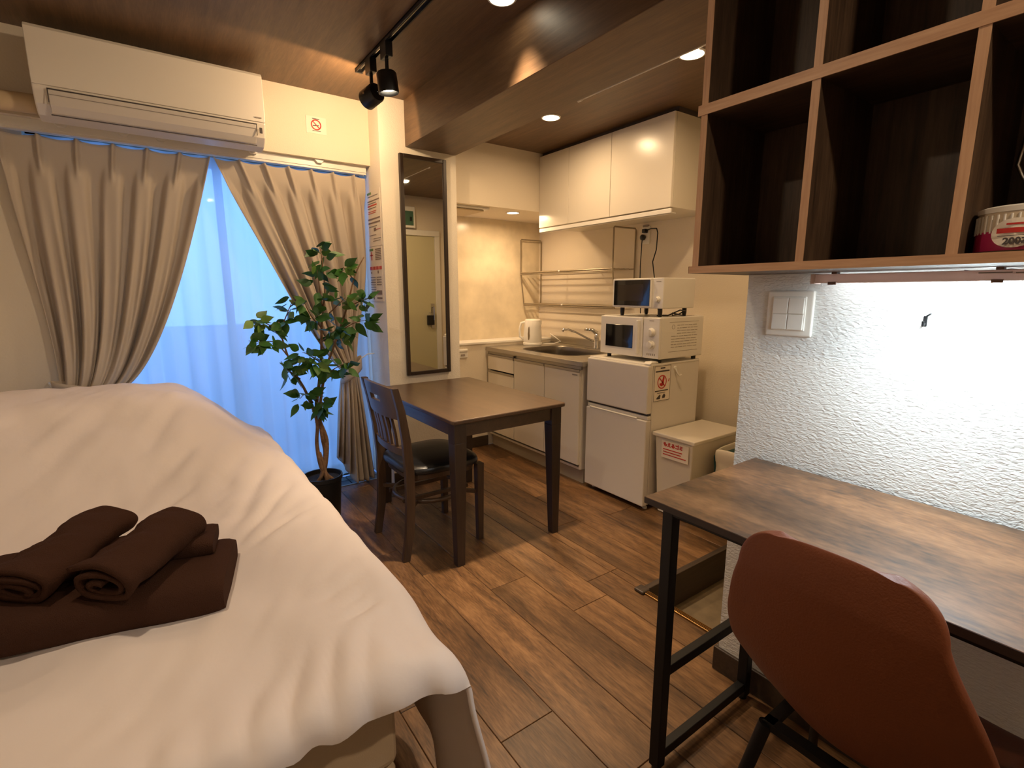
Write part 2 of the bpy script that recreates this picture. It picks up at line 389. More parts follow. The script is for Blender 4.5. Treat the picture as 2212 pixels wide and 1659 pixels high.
# entrance door (seen only in the mirror)
d = tag(MB().box(1.86, YD, -0.15, 1.90, YD+0.03, 1.93).box(2.64, YD, -0.15, 2.70, YD+0.03, 1.93).box(1.86, YD, 1.87, 2.70, YD+0.035, 1.93).done('door_1', m_white, bevel=0.003), kind='structure')
box('door_leaf', (1.90, YD, -0.14), (2.64, YD+0.018, 1.87), mat('door_cream', (206, 198, 160), 0.45), d, 0.002)
MB().box(2.575, YD+0.018, 0.86, 2.615, YD+0.03, 1.14).tube([(2.595, YD+0.03, 1.10), (2.595, YD+0.06, 1.10), (2.595, YD+0.06, 0.96), (2.595, YD+0.03, 0.96)], 0.008).done('door_handle', m_steel, d)
kb = empty('key_box', (2.55, YD+0.02, 0.93), 'black key box hanging on the entrance door, reflected in the mirror', 'key box')
box('key_box_body', (2.52, YD+0.019, 0.90), (2.60, YD+0.055, 1.01), m_blackpl, kb, 0.006)
MB().tube([(2.54, YD+0.035, 1.01), (2.54, YD+0.035, 1.04), (2.58, YD+0.035, 1.04), (2.58, YD+0.035, 1.01)], 0.004).done('shackle', m_chrome, kb)
br = empty('breaker_box', (2.26, YD, 1.93), 'white breaker box with a green window above the entrance door, reflected in the mirror', 'breaker box')
box('casing', (2.10, YD, 1.94), (2.40, YD+0.07, 2.16), m_white, br, 0.008)
box('cover', (2.13, YD+0.07, 1.965), (2.375, YD+0.078, 2.11), m_gold, br, 0.004)
box('switch', (2.33, YD+0.078, 2.01), (2.35, YD+0.09, 2.05), m_blackpl, br, 0.002)

# window: sliding glass door, sill, balcony
w = tag(MB().box(-0.40, 3.42, 0.0, -0.36, 3.48, 2.037).box(1.16, 3.42, 0.0, 1.20, 3.48, 2.037).box(-0.40, 3.42, 2.0, 1.20, 3.48, 2.037).box(-0.40, 3.42, 0.0, 1.20, 3.48, 0.03).done('window_1', m_alu), kind='structure')
for (a, b, yy) in ((-0.36, 0.40, 3.455), (0.37, 1.16, 3.435)):
    f = MB().box(a, yy, 0.03, a+0.035, yy+0.018, 2.0).box(b-0.035, yy, 0.03, b, yy+0.018, 2.0).box(a, yy, 0.03, b, yy+0.018, 0.08).box(a, yy, 1.96, b, yy+0.018, 2.0).done('sash', m_alu, w)
    box('pane', (a+0.035, yy+0.007, 0.08), (b-0.035, yy+0.011, 1.96), m_glass, f)
struct('trim_9', (-0.46, 3.218, -0.006), (1.20, 3.232, 0.004), m_alu)
sl = tag(MB().box(-0.46, 3.232, -0.03, 1.20, 3.42, -0.012).done('floor_sill', mat('sill_dark', (60, 66, 74), 0.5)), kind='structure'); WO[sl.name] = sl.location.copy()
for i in range(16):
    for j in range(2):
        MB().box(-0.44+i*0.102, 3.238+j*0.09, -0.012, -0.345+i*0.102, 3.322+j*0.09, -0.004).done('tile', mat('sill_tile', (84, 92, 104), 0.4) if not (i or j) else bpy.data.materials['sill_tile'], sl)
struct('balcony_floor', (-1.2, 3.48, -0.12), (2.0, 4.5, -0.06), m_conc).name = 'floor_balcony'
struct('balcony_parapet', (-1.2, 4.45, -0.06), (2.0, 4.55, 1.02), m_conc).name = 'wall_balcony'

# ================================================================== CEILING THINGS
def downlight(x, y, z, lab, sc=1.0):
    t = empty('downlight', (x, y, z), lab, 'downlight', 'round recessed downlights')
    MB().lathe([(0.058*sc, 0), (0.058*sc, -0.004), (0.050*sc, -0.006), (0.047*sc, -0.002), (0.047*sc, 0.0)], (x, y, z), 32, cap=False).done('trim_ring', m_white, t, smooth='auto')
    MB().lathe([(0.047*sc, -0.001), (0.046*sc, -0.004), (0.02*sc, -0.0065), (0.001, -0.007)], (x, y, z), 32, cap=False).done('lens', m_lens, t, smooth=True)
    return t
labs = ['round warm downlight in the main ceiling beside the black track', 'warm downlight in the main ceiling above the bed, out of frame', 'warm downlight in the main ceiling behind the camera',
        'warm downlight in the kitchen ceiling in front of the wall cabinets', 'warm downlight in the kitchen ceiling beside the wooden wall shelf', 'small warm downlight in the lowered soffit over the kitchen counter']
for (x, y, z, e), lb in zip(DOWN, labs): downlight(x, y, z, lb, 0.9 if z == SOF else 1.0)
cr = empty('curtain_rod', (1.957, 1.6, KCEIL), 'thin white rail fixed under the kitchen ceiling next to the downlight', 'rail')
MB().tube([(1.957, 2.13, KCEIL-0.018), (1.957, -0.4, KCEIL-0.018)], 0.005).done('rod', m_white, cr, smooth='auto')
MB().tube([(1.957, 2.145, KCEIL-0.018), (1.957, 2.115, KCEIL-0.018)], 0.009).tube([(1.957, 2.12, KCEIL), (1.957, 2.12, KCEIL-0.018)], 0.005).done('end_cap', m_white, cr, smooth='auto')
MB().tube([(1.957, 0.9, KCEIL), (1.957, 0.9, KCEIL-0.018)], 0.005).done('bracket', m_white, cr)

tr = empty('lighting_track', (1.0, 2.0, CEIL), 'long black lighting track on the wooden main ceiling', 'lighting track')
MB().box(0.985, 0.9, CEIL-0.018, 0.990, 2.76, CEIL).box(1.014, 0.9, CEIL-0.018, 1.019, 2.76, CEIL).box(0.985, 0.9, CEIL-0.006, 1.019, 2.76, CEIL).done('channel', m_track, tr)
box('end_cap', (0.983, 2.76, CEIL-0.020), (1.021, 2.775, CEIL), m_track, tr, 0.002)
MB().box(1.000, 0.95, CEIL-0.010, 1.004, 2.74, CEIL-0.006).done('conductor', m_steel, tr)
def spot(y, aim, lab, on, px=1.0):
    t = empty('track_spotlight', (1.002, y, CEIL-0.018), lab, 'spotlight', 'black spotlights on the ceiling track')
    z0 = CEIL-0.012
    box('adapter', (0.985, y-0.035, z0-0.065), (1.019, y+0.035, z0), m_track, t, 0.003)
    MB().tube([(1.002, y, z0-0.06), (1.002, y, z0-0.135)], 0.009).done('stem', m_track, t, smooth='auto')
    c = Vector((1.002, y, z0-0.165)); a = Vector(aim).normalized()
    q = a.to_track_quat('Z', 'Y').to_matrix().to_4x4(); q.translation = c
    b = MB(); b.M = q; b.lathe([(0.020, -0.045), (0.040, -0.043), (0.046, -0.036), (0.047, 0.045), (0.044, 0.047), (0.041, 0.040), (0.040, 0.020)], (0,0,0), 32, cap=False)
    b.lathe([(0.001, -0.045), (0.020, -0.045)], (0,0,0), 32, cap=False); h = b.done('head', m_track, t, smooth='auto')
    b = MB(); b.M = q; b.lathe([(0.040, 0.022), (0.030, 0.030), (0.012, 0.036), (0.001, 0.037)], (0,0,0), 24, cap=False); b.done('lens', m_lens, t, smooth=True)
    b = MB(); b.M = q; b.tube([(0.046, 0, 0), (0.052, 0, 0)], 0.006); b.done('pivot', m_chrome, t)
    return c + a*0.05, a
p1, a1 = spot(2.60, (-0.25, 0.93, -0.20), 'black track spotlight at the end of the track, turned towards the window wall', True)
p2, a2 = spot(2.40, (0.10, -0.02, -1), 'black track spotlight pointing straight down, second from the end of the track', True)
light('track_spot_lamp', 'SPOT', p1, 14, KWARM, 0.03, a1, 2.85, 0.10)
light('track_spot_lamp', 'SPOT', p2, 9, KWARM, 0.03, a2, 2.85, 1.0)
p3, a3 = spot(1.15, (-0.62, 0.75, -0.16), 'added black track spotlight nearer the camera, out of frame, brightening the air conditioner wall', True)
light('track_spot_lamp', 'SPOT', p3, 26, WARM, 0.03, a3, 1.7, 0.8)  # added unseen spot, brightens air conditioner, curtains and left wall

vt = empty('ceiling_vent', (1.92, 3.35, SOF), 'square beige vent cover under the soffit behind the mirror column', 'vent')
box('frame', (1.73, 3.17, SOF-0.014), (2.06, 3.52, SOF), m_white, vt, 0.004)
box('cover', (1.76, 3.20, SOF-0.026), (2.03, 3.49, SOF-0.016), mat('vent_beige', (196, 176, 140), 0.5), vt, 0.004)

# ================================================================== AIR CONDITIONER
ac = empty('air_conditioner', (0.135, 3.1, 2.0), 'long white wall-mounted air conditioner above the left curtain', 'air conditioner')
x0, x1 = -0.303, 0.572
MB().prism([(3.20, 2.03), (3.20, 2.345), (2.985, 2.345), (2.965, 2.335), (2.962, 2.24), (2.964, 2.105), (2.985, 2.045), (3.03, 2.010), (3.10, 2.0)], 'x', x0, x1).done('body', m_ac, ac, bevel=0.006)
MB().prism([(2.966, 2.340), (2.956, 2.325), (2.954, 2.24), (2.957, 2.112), (2.966, 2.112)], 'x', x0+0.001, x1-0.001).done('front_panel', m_ac, ac, bevel=0.003)
MB().prism([(2.958, 2.098), (2.952, 2.094), (2.968, 2.040), (2.992, 2.012), (3.0, 2.018), (2.978, 2.045)], 'x', x0+0.05, x1-0.045).done('flap', m_acflap, ac, bevel=0.002)
MB().prism([(2.953, 2.101), (2.949, 2.100), (2.949, 2.097), (2.953, 2.096)], 'x', x0+0.047, x1-0.042).prism([(2.995, 2.010), (2.990, 2.008), (2.990, 2.004), (2.996, 2.006)], 'x', x0+0.047, x1-0.042).done('flap_gap', m_darkprint, ac)
box('flap_side_gap', (x0+0.047, 2.9535, 2.046), (x0+0.0495, 2.958, 2.100), m_darkprint, ac)
box('flap_side_gap', (x1-0.0445, 2.9535, 2.046), (x1-0.042, 2.958, 2.100), m_darkprint, ac)
MB().prism([(2.9555, 2.0785), (2.9535, 2.0785), (2.9540, 2.0765), (2.9560, 2.0765)], 'x', x0+0.05, x1-0.045).done('flap_groove', m_greyprint, ac)
box('sensor_window', (x1-0.030, 2.955, 2.06), (x1-0.018, 2.962, 2.085), m_darkprint, ac)
box('name_plate', (x1-0.045, 2.951, 2.128), (x1-0.018, 2.954, 2.133), m_greyprint, ac)
pp = MB().tube([(x0+0.02, 3.13, 2.075), (-0.40, 3.13, 2.072), (-0.52, 3.14, 2.068), (-0.8, 3.15, 2.06), (-1.34, 3.15, 2.05)], 0.040, 14).done('pipe_wrap', mat('pipe_tape', (214, 190, 150), 0.6), ac, smooth=True)

rl = empty('curtain_rail', (0.37, 3.27, 2.0), 'white double curtain rail under the ledge above the window', 'curtain rail')
MB().box(-0.62, 3.235, 2.000, 1.185, 3.285, 2.037).box(-0.62, 3.240, 1.988, 1.185, 3.245, 2.002).box(-0.62, 3.275, 1.988, 1.185, 3.280, 2.002).done('front_rail', m_white, rl, bevel=0.001)
MB().box(-0.62, 3.325, 2.01, 1.185, 3.345, 2.037).done('back_rail', m_white, rl, bevel=0.001)
for x in (-0.25, -0.02, 0.13, 0.55, 0.9):
    MB().prism([(x-0.03, 2.037), (x+0.03, 2.037), (x+0.012, 2.016), (x-0.012, 2.016)], 'y', 3.215, 3.245).done('bracket', m_white, rl, bevel=0.002)

sg = empty('no_smoking_sign', (0.888, 3.199, 2.172), 'small no-smoking sticker on the bright wall right of the air conditioner', 'sign')
box('sheet', (0.832, 3.1975, 2.170), (0.945, 3.1995, 2.262), m_paper, sg)
def ring(mb, c, r, w, ax, h, n=32, sq=1.0):
    for k in range(n):
        a, b = 2*PI*k/n, 2*PI*(k+1)/n
        q = [(c[0]+sq*(r+dr)*math.cos(t), c[1]+(r+dr)*math.sin(t)) for t, dr in ((a, -w/2), (b, -w/2), (b, w/2), (a, w/2))]
        mb.prism(q, ax, *h)
def slash(mb, c, a, L, w, ax, h, sq=1.0):
    d = (math.cos(a), math.sin(a)); n = (-d[1], d[0])
    q = [(c[0]+sq*(s*L*d[0]+t*w*n[0]), c[1]+s*L*d[1]+t*w*n[1]) for s, t in ((-.5, -.5), (.5, -.5), (.5, .5), (-.5, .5))]
    mb.prism(q, ax, *h)
b = MB(); ring(b, (0.888, 2.218), 0.026, 0.006, 'y', (3.1960, 3.1974)); slash(b, (0.888, 2.218), -PI/4, 0.052, 0.005, 'y', (3.1960, 3.1974)); b.done('prohibition_ring', m_red, sg)
b = MB(); slash(b, (0.886, 2.214), 0.1, 0.034, 0.005, 'y', (3.1965, 3.1974)); b.done('print', m_darkprint, sg)
box('print', (0.868, 3.1965, 2.248), (0.908, 3.1974, 2.252), m_darkprint, sg)
box('print', (0.866, 3.1965, 2.184), (0.912, 3.1974, 2.187), m_darkprint, sg)

m_np = mat('notice_print', (136, 118, 108), 0.7); m_nr = mat('notice_red', (204, 84, 70), 0.7)
def notice(name, z0, z1, y0, y1, lab, blocks):
    t = empty(name, (1.199, (y0+y1)/2, z0), lab, 'notice')
    box('sheet', (1.1975, y0, z0), (1.1995, y1, z1), m_paper, t)
    for (m, u0, u1, v0, v1) in blocks:     # u from the far edge, v from the top, 0..1
        box('print', (1.1965, y1-(y1-y0)*u1, z1-(z1-z0)*v1), (1.1974, y1-(y1-y0)*u0, z1-(z1-z0)*v0), m, t)
bl = [(m_greenprint, .05, .35, .02, .06), (m_greyprint, .08, .85, .09, .105), (m_np, .05, .95, .17, .19), (m_greyprint, .05, .7, .215, .23), (m_nr, .05, .75, .25, .275), (m_np, .05, .7, .30, .315),
      (m_nr, .08, .7, .36, .372), (m_nr, .08, .65, .39, .402), (m_np, .05, .95, .49, .515), (m_np, .05, .95, .56, .585), (m_greyprint, .1, .7, .63, .645),
      (m_np, .45, .62, .67, .73), (m_nr, .6, .95, .70, .71), (m_np, .1, .6, .79, .80), (m_greyprint, .4, .95, .86, .87), (m_np, .35, .9, .90, .91)]
notice('wall_notice', 1.555, 1.89, 3.062, 3.285, 'upper paper notice with red and blue lines on the column side by the curtain', bl)
bl = [(m_greenprint, .05, .35, .03, .07), (m_nr, .1, .32, .14, .16), (m_nr, .18, .25, .09, .24), (m_np, .5, .95, .04, .06)] + [(m_np, .5, .95, .075+.03*k, .09+.03*k) for k in range(6)] + \
     [(m_nr, .04+.24*k, .24+.24*k, .36, .42) for k in range(4)] + [(m_np, .12, .18, .45, .49), (m_np, .62, .72, .44, .49)] + [(m_greyprint, .05, .45, .55+.045*k, .57+.045*k) for k in range(8)] + [(m_greyprint, .52, .9, .55+.045*k, .57+.045*k) for k in range(4)] + \
     [(m_np, .5, .9, .80, .88), (m_np, .2, .3, .92, .97), (m_np, .5, .9, .93, .96)]
notice('wall_notice', 1.212, 1.552, 3.072, 3.292, 'lower paper notice with a row of four red boxes on the column side', bl)

mr = empty('wall_mirror', (1.475, 3.03, 0.735), 'tall narrow mirror in a dark brown frame on the white column', 'mirror')
mx0, mx1, mz0, mz1 = 1.315, 1.632, 0.732, 2.095; fw = 0.024
MB().box(mx0, 3.015, mz0, mx0+fw, 3.04, mz1).box(mx1-fw, 3.015, mz0, mx1, 3.04, mz1).box(mx0+fw, 3.015, mz1-fw, mx1-fw, 3.04, mz1).box(mx0+fw, 3.015, mz0, mx1-fw, 3.04, mz0+fw).done('frame', m_frame, mr, bevel=0.003)
box('mirror_glass', (mx0+fw-0.003, 3.024, mz0+fw-0.003), (mx1-fw+0.003, 3.030, mz1-fw+0.003), m_mirror, mr)

# ================================================================== KITCHEN
CF = 2.184   # counter front
kc = empty('kitchen_base_unit', (2.55, 2.88, 0), 'long white kitchen base unit with drawers and doors under the steel worktop', 'kitchen unit')
for nm_, q0, q1 in (('side_panel', (2.215, 2.335, 0.10), (2.89, 2.351, 0.799)), ('side_panel', (2.215, 3.419, 0.10), (2.89, 3.435, 0.799)), ('bottom_panel', (2.215, 2.351, 0.10), (2.89, 3.419, 0.116)), ('rear_panel', (2.878, 2.351, 0.116), (2.89, 3.419, 0.799))):
    box(nm_, q0, q1, m_cab, kc, 0.001)
box('toe_kick', (2.245, 2.335, 0.0), (2.88, 3.435, 0.10), mat('toe_kick_grey', (176, 164, 140), 0.5), kc)
box('top_rail', (2.205, 2.335, 0.775), (2.22, 3.435, 0.799), m_alu, kc)
ys = [2.338, 2.698, 3.066, 3.43]
for i, (a, b) in enumerate(zip(ys[:-1], ys[1:])):
    if i < 2:
        dd = box('door', (2.196, a+0.003, 0.135), (2.215, b-0.003, 0.772), m_cab, kc, 0.003)
        box('door_rail', (2.192, a+0.003, 0.757), (2.200, b-0.003, 0.775), m_alu, dd, 0.002)
    else:
        for (za, zb) in ((0.652, 0.772), (0.135, 0.640)):
            dd = box('drawer', (2.196, a+0.003, za), (2.215, b-0.003, zb), m_cab, kc, 0.003)
            box('drawer_rail', (2.192, a+0.003, zb-0.014), (2.200, b-0.003, zb+0.003), m_alu, dd, 0.002)
box('name_plate', (2.1945, 2.36, 0.735), (2.1965, 2.41, 0.744), m_alu, kc)
box('catch', (2.192, 3.060, 0.755), (2.204, 3.072, 0.79), m_darkprint, kc)

wt = empty('steel_worktop', (2.5, 2.88, 0.80), 'stainless steel worktop with a sunken sink on the kitchen unit', 'worktop')
b = MB(); xa, xb, ya, yb = 2.184, 2.895, 2.300, 3.44; sx0, sx1, sy0, sy1 = 2.300, 2.750, 2.56, 3.17; zt = 0.832
b.box(xa, ya, 0.80, sx0, yb, zt).box(sx1, ya, 0.80, xb, yb, zt).box(sx0, ya, 0.80, sx1, sy0, zt).box(sx0, sy1, 0.80, sx1, yb, zt).done('top', m_steel, wt, bevel=0.003)
def bas(u, v):
    # rounded rectangle shrinking downwards
    k = [(1.02, zt+0.002), (1.0, zt+0.002), (0.97, zt-0.008), (0.95, zt-0.10), (0.90, zt-0.145), (0.5, zt-0.155), (0.06, zt-0.158)]
    f = v*(len(k)-1); i = min(int(f), len(k)-2); t = f-i; s = k[i][0]*(1-t)+k[i+1][0]*t; z = k[i][1]*(1-t)+k[i+1][1]*t
    a = 2*PI*u; c, s_ = math.cos(a), math.sin(a); e = 0.22
    px = math.copysign(abs(c)**e, c); py = math.copysign(abs(s_)**e, s_)
    px = math.copysign(abs(c)**0.45, c); py = math.copysign(abs(s_)**0.45, s_)
    return ((sx0+sx1)/2 + px*s*(sx1-sx0)/2*1.0, (sy0+sy1)/2 + py*s*(sy1-sy0)/2*1.0, z)
MB().grid(bas, 64, 19, closed=True).done('sink_basin', m_basin, wt, smooth=True)
# corner fillets between rectangle hole and rounded basin
b = MB()
for qx in (0, 1):
    for qy in (0, 1):
        cx, cy = (sx0+sx1)/2, (sy0+sy1)/2; hx, hy = (sx1-sx0)/2, (sy1-sy0)/2; sxn, syn = (1 if qx else -1), (1 if qy else -1)
        arc = [(cx+sxn*hx*math.cos(t)**0.45 if math.cos(t) > 1e-6 else cx, cy+syn*hy*(math.sin(t)**0.45 if math.sin(t) > 1e-6 else 0)) for t in [PI/2*i/14 for i in range(15)]]
        b.prism(arc + [(cx, cy+syn*hy*1.005)][:0] + [(cx+sxn*hx*1.001, cy+syn*hy*1.001)], 'z', zt-0.004, zt+0.0005)
b.done('sink_corner', m_steel, wt)
box('backsplash', (2.870, ya, zt), (2.895, yb, 0.890), m_steel, wt, 0.003)
MB().lathe([(0.05, 0), (0.045, 0.004), (0.02, 0.004), (0.001, 0.003)], ((sx0+sx1)/2, (sy0+sy1)/2, zt-0.157), 24, cap=False).done('drain', m_chrome, wt, smooth=True)

fc = empty('kitchen_tap', (2.80, 2.86, zt), 'chrome mixer tap with a long swan-neck spout over the sink', 'tap')
MB().lathe([(0.026, 0), (0.026, 0.01), (0.021, 0.02), (0.020, 0.085), (0.022, 0.10), (0.018, 0.118), (0.001, 0.12)], (2.80, 2.80, zt), 20, cap=False).done('body', m_chrome, fc, smooth=True)
MB().tube([(2.80, 2.80, zt+0.045), (2.765, 2.84, zt+0.07), (2.68, 2.905, zt+0.125), (2.63, 2.945, zt+0.150), (2.60, 2.96, zt+0.148), (2.590, 2.965, zt+0.135)], [0.010, 0.009, 0.008, 0.008, 0.009, 0.011], 12).done('spout', m_chrome, fc, smooth=True)
MB().tube([(2.80, 2.80, zt+0.118), (2.775, 2.825, zt+0.145), (2.72, 2.86, zt+0.15)], [0.018, 0.014, 0.007], 12).done('lever', m_chrome, fc, smooth=True)

db = tag(MB().lathe([(0.028, 0), (0.030, 0.01), (0.030, 0.12), (0.024, 0.14), (0.012, 0.15), (0.012, 0.17), (0.001, 0.172)], (2.56, 2.40, zt+0.004), 20, cap=False).done('soap_bottle', m_white, smooth='auto'), 'white soap bottle standing at the sink, half behind the large microwave', 'bottle')

kt = empty('electric_kettle', (2.62, 3.26, zt), 'white electric kettle with a slim water window on the worktop corner', 'kettle')
kx, ky = 2.572, 3.32
def ell(prof, n, sx, sy): return None
b = MB(); b.M = Matrix.Translation((kx, ky, zt+0.001)) @ Matrix.Diagonal((1.0, 1.0, 1, 1))
b.lathe([(0.075, 0.0), (0.080, 0.006), (0.080, 0.018), (0.076, 0.022)], (0,0,0), 32); b.done('power_base', m_white, kt, smooth='auto')
b = MB(); b.M = Matrix.Translation((kx, ky, zt+0.023))
b.lathe([(0.074, 0.0), (0.077, 0.008), (0.076, 0.06), (0.071, 0.13), (0.067, 0.17), (0.064, 0.178)], (0,0,0), 32)
b.prism([(0.060, -0.018), (0.086, -0.012), (0.066, 0.018)], 'z', 0.145, 0.178); b.done('jug', m_white, kt, smooth='auto')
b = MB(); b.M = Matrix.Translation((kx, ky, zt+0.2)); b.lathe([(0.065, 0.0), (0.064, 0.008), (0.055, 0.014), (0.001, 0.016)], (0,0,0), 32, cap=False); b.done('lid', m_white, kt, smooth=True)
MB().tube([(kx-0.050, ky+0.032, zt+0.19), (kx-0.078, ky+0.055, zt+0.182), (kx-0.088, ky+0.062, zt+0.13), (kx-0.086, ky+0.060, zt+0.07), (kx-0.060, ky+0.040, zt+0.045)], [0.012, 0.011, 0.010, 0.010, 0.011], 10).done('handle', m_white, kt, smooth=True)
gw = MB(); aa = math.atan2(-ky, -kx)-0.42; dx, dy = math.cos(aa), math.sin(aa)
gw.M = Matrix.Translation((kx+dx*0.0725, ky+dy*0.0725, zt+0.10)) @ Matrix.Rotation(aa, 4, 'Z')
gw.prism([(0.009*math.sin(t)*(0.7 if math.cos(t) > 0 else 1), 0.055*math.cos(t)) for t in [2*PI*i/20 for i in range(20)]], 'x', -0.006, 0.006); gw.done('water_window', mat('window_grey', (120, 104, 80), 0.3), kt)
MB().tube([(kx+0.06, ky-0.05, zt+0.012), (2.72, 3.22, zt+0.01), (2.76, 3.18, zt+0.03), (2.74, 3.22, zt+0.06), (2.72, 3.27, zt+0.09)], 0.004).done('cord', m_white, kt, smooth=True)

# wall cabinets
cf = 2.47
ub = [(2.79, 3.118), (2.39, 2.79), (1.915, 2.39)]
nm = ['narrow white wall cabinet at the far end next to the soffit', 'white wall cabinet in the middle of the row of three', 'widest white wall cabinet at the near end by the wooden shelf']
for (a, b), lb in zip(ub, nm):
    c = empty('wall_cabinet', (2.68, (a+b)/2, 1.74), lb, 'cabinet', 'white cabinets above the sink')
    box('carcass', (cf+0.02, a+0.0005, 1.745), (XK-0.001, b-0.0005, 2.252), m_cabside, c)
    box('door', (cf, a+0.0015, 1.745), (cf+0.019, b-0.0015, 2.252), m_cab, c, 0.002)
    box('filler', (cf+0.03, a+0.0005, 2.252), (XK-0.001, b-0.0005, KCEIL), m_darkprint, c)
lr = tag(MB().box(cf+0.004, 1.915, 1.712, cf+0.016, 3.118, 1.738).box(cf+0.004, 1.915, 1.712, cf+0.05, 3.118, 1.716).done('handle_rail', m_white, bevel=0.002), 'white handle rail running under the wall cabinets', 'rail')

# dish rack hanging on the wall
rk = empty('dish_rack', (2.80, 3.1, 1.16), 'two-tier wire dish rack on the wall above the sink', 'rack')
rx0, rx1, ry0, ry1 = 2.665, 2.89, 2.53, 3.615
for y in (ry0, ry1):
    MB().tube([(rx1, y, 1.43), (rx1, y, 1.705), (rx1-0.008, y, 1.713), (rx0+0.008, y, 1.713), (rx0, y, 1.705), (rx0, y, 1.43), (rx0+0.035, y, 1.165), (rx1, y, 1.165)], 0.0055).tube([(rx1, y, 1.44), (rx1, y, 1.165)], 0.0045).done('side_frame', m_wire, rk, smooth='auto')
for z, xo in ((1.43, 0.0), (1.165, 0.035)):
    MB().tube([(rx0+xo, ry0, z), (rx0+xo, ry1, z)], 0.007).tube([(rx0+xo, ry0, z-0.012), (rx0+xo, ry1, z-0.014)], 0.005).done('front_rail', m_wire, rk, smooth='auto')
    for i in range(5):
        x = rx0+xo+0.02+(rx1-rx0-xo-0.03)*i/4.0
        MB().tube([(x, ry0, z), (x, ry1, z)], 0.004, 6).done('shelf_wire', m_wire, rk, smooth='auto')
    for y in (ry0+0.35, ry1-0.35): MB().tube([(rx0+xo, y, z-0.004), (rx1, y, z-0.004)], 0.003, 6).done('cross_wire', m_wire, rk, smooth='auto')
    MB().lathe([(0.008, -0.008), (0.009, 0), (0.008, 0.008)], (rx0+xo, 3.1, z), 12, 'y').done('joint', m_white, rk, smooth=True)

# sockets, plugs, cords
so = empty('wall_socket', (2.895, 2.45, 1.62), 'white double wall socket above the small oven with two black plugs', 'socket')
box('plate', (2.890, 2.405, 1.60), (2.9, 2.475, 1.72), m_white, so, 0.003)
box('cover', (2.884, 2.418, 1.715), (2.9, 2.465, 1.728), m_greyprint, so, 0.002)
pa = empty('power_plug', (2.88, 2.43, 1.685), 'upper black plug with a cord curving down to the right', 'plug')
box('plug_body', (2.855, 2.418, 1.672), (2.889, 2.448, 1.70), m_blackpl, pa, 0.005)
MB().tube([(2.865, 2.42, 1.688), (2.85, 2.36, 1.695), (2.845, 2.31, 1.69), (2.84, 2.295, 1.66), (2.84, 2.30, 1.55), (2.82, 2.31, 1.47), (2.76, 2.24, 1.36), (2.72, 2.18, 1.25), (2.64, 2.1, 1.155)], 0.004).done('cord', m_blackpl, pa, smooth=True)
pb = empty('power_plug', (2.88, 2.46, 1.64), 'lower round black plug with a cord hanging straight down', 'plug')
b = MB(); b.M = Matrix.Translation((2.875, 2.452, 1.645)); b.lathe([(0.010, -0.014), (0.020, -0.008), (0.020, 0.008), (0.008, 0.014)], (0,0,0), 16, 'x'); b.done('plug_body', m_blackpl, pb, smooth='auto')
MB().tube([(2.870, 2.452, 1.63), (2.868, 2.453, 1.60), (2.866, 2.455, 1.45), (2.864, 2.45, 1.30), (2.86, 2.43, 1.14), (2.84, 2.41, 0.90)], 0.0035).done('cord', m_blackpl, pb, smooth=True)
o2 = empty('wall_socket', (1.975, 3.445, 0.74), 'small white socket under the ledge left of the counter', 'socket')
box('plate', (1.93, 3.438, 0.755), (2.015, 3.45, 0.825), m_white, o2, 0.003)
box('cover', (1.935, 3.430, 0.805), (2.01, 3.438, 0.820), m_white, o2, 0.002)
box('slot', (1.95, 3.434, 0.77), (1.985, 3.4385, 0.785), m_greyprint, o2, 0.001)

# ---- fridge
fr = empty('fridge', (2.45, 2.055, 0), 'white two-door fridge freezer next to the kitchen unit', 'fridge')
fx, fy0, fy1 = 2.215, 1.806, 2.292
box('cabinet', (fx+0.045, fy0+0.002, 0.03), (2.685, fy1, 0.862), m_fridge, fr, 0.006)
box('top_cap', (fx+0.02, fy0, 0.858), (2.68, fy1, 0.870), m_white, fr, 0.004)
MB().box(fx, fy0, 0.585, fx+0.042, fy1, 0.862).done('freezer_door', m_fridge, fr, bevel=0.007)
ld = MB().box(fx, fy0, 0.03, fx+0.042, fy1, 0.548).box(fx+0.012, fy0, 0.548, fx+0.042, fy1, 0.572).done('fridge_door', m_fridge, fr, bevel=0.006)
box('grip', (fx-0.002, fy0+0.07, 0.545), (fx+0.012, fy1-0.03, 0.556), m_white, ld, 0.004)
box('seal', (fx+0.02, fy0+0.006, 0.572), (fx+0.044, fy1-0.006, 0.585), m_darkprint, fr)
MB().prism([(fx+0.01, 0.870), (fx+0.09, 0.870), (fx+0.08, 0.882), (fx+0.03, 0.882)], 'y', fy0+0.002, fy0+0.05).done('hinge_cover', m_white, fr, bevel=0.003)
for y in (fy0+0.03, fy1-0.03):
    MB().lathe([(0.014, 0), (0.014, 0.012), (0.008, 0.014), (0.008, 0.03)], (fx+0.06, y, 0), 12).done('foot', m_white, fr)
    MB().lathe([(0.014, 0), (0.014, 0.012), (0.008, 0.014), (0.008, 0.03)], (2.64, y, 0), 12).done('foot', m_white, fr)
st = empty('prohibition_sticker', (2.34, 1.805, 0.65), 'sticker with a red crossed circle on the side of the fridge', 'sticker')
yy = fy0+0.002
box('sheet', (2.269, yy-0.0012, 0.652), (2.412, yy, 0.855), m_paper, st)
MB().box(2.269, yy-0.002, 0.652, 2.271, yy-0.0012, 0.855).box(2.410, yy-0.002, 0.652, 2.412, yy-0.0012, 0.855).box(2.269, yy-0.002, 0.652, 2.412, yy-0.0012, 0.654).box(2.269, yy-0.002, 0.853, 2.412, yy-0.0012, 0.855).done('border', m_darkprint, st)
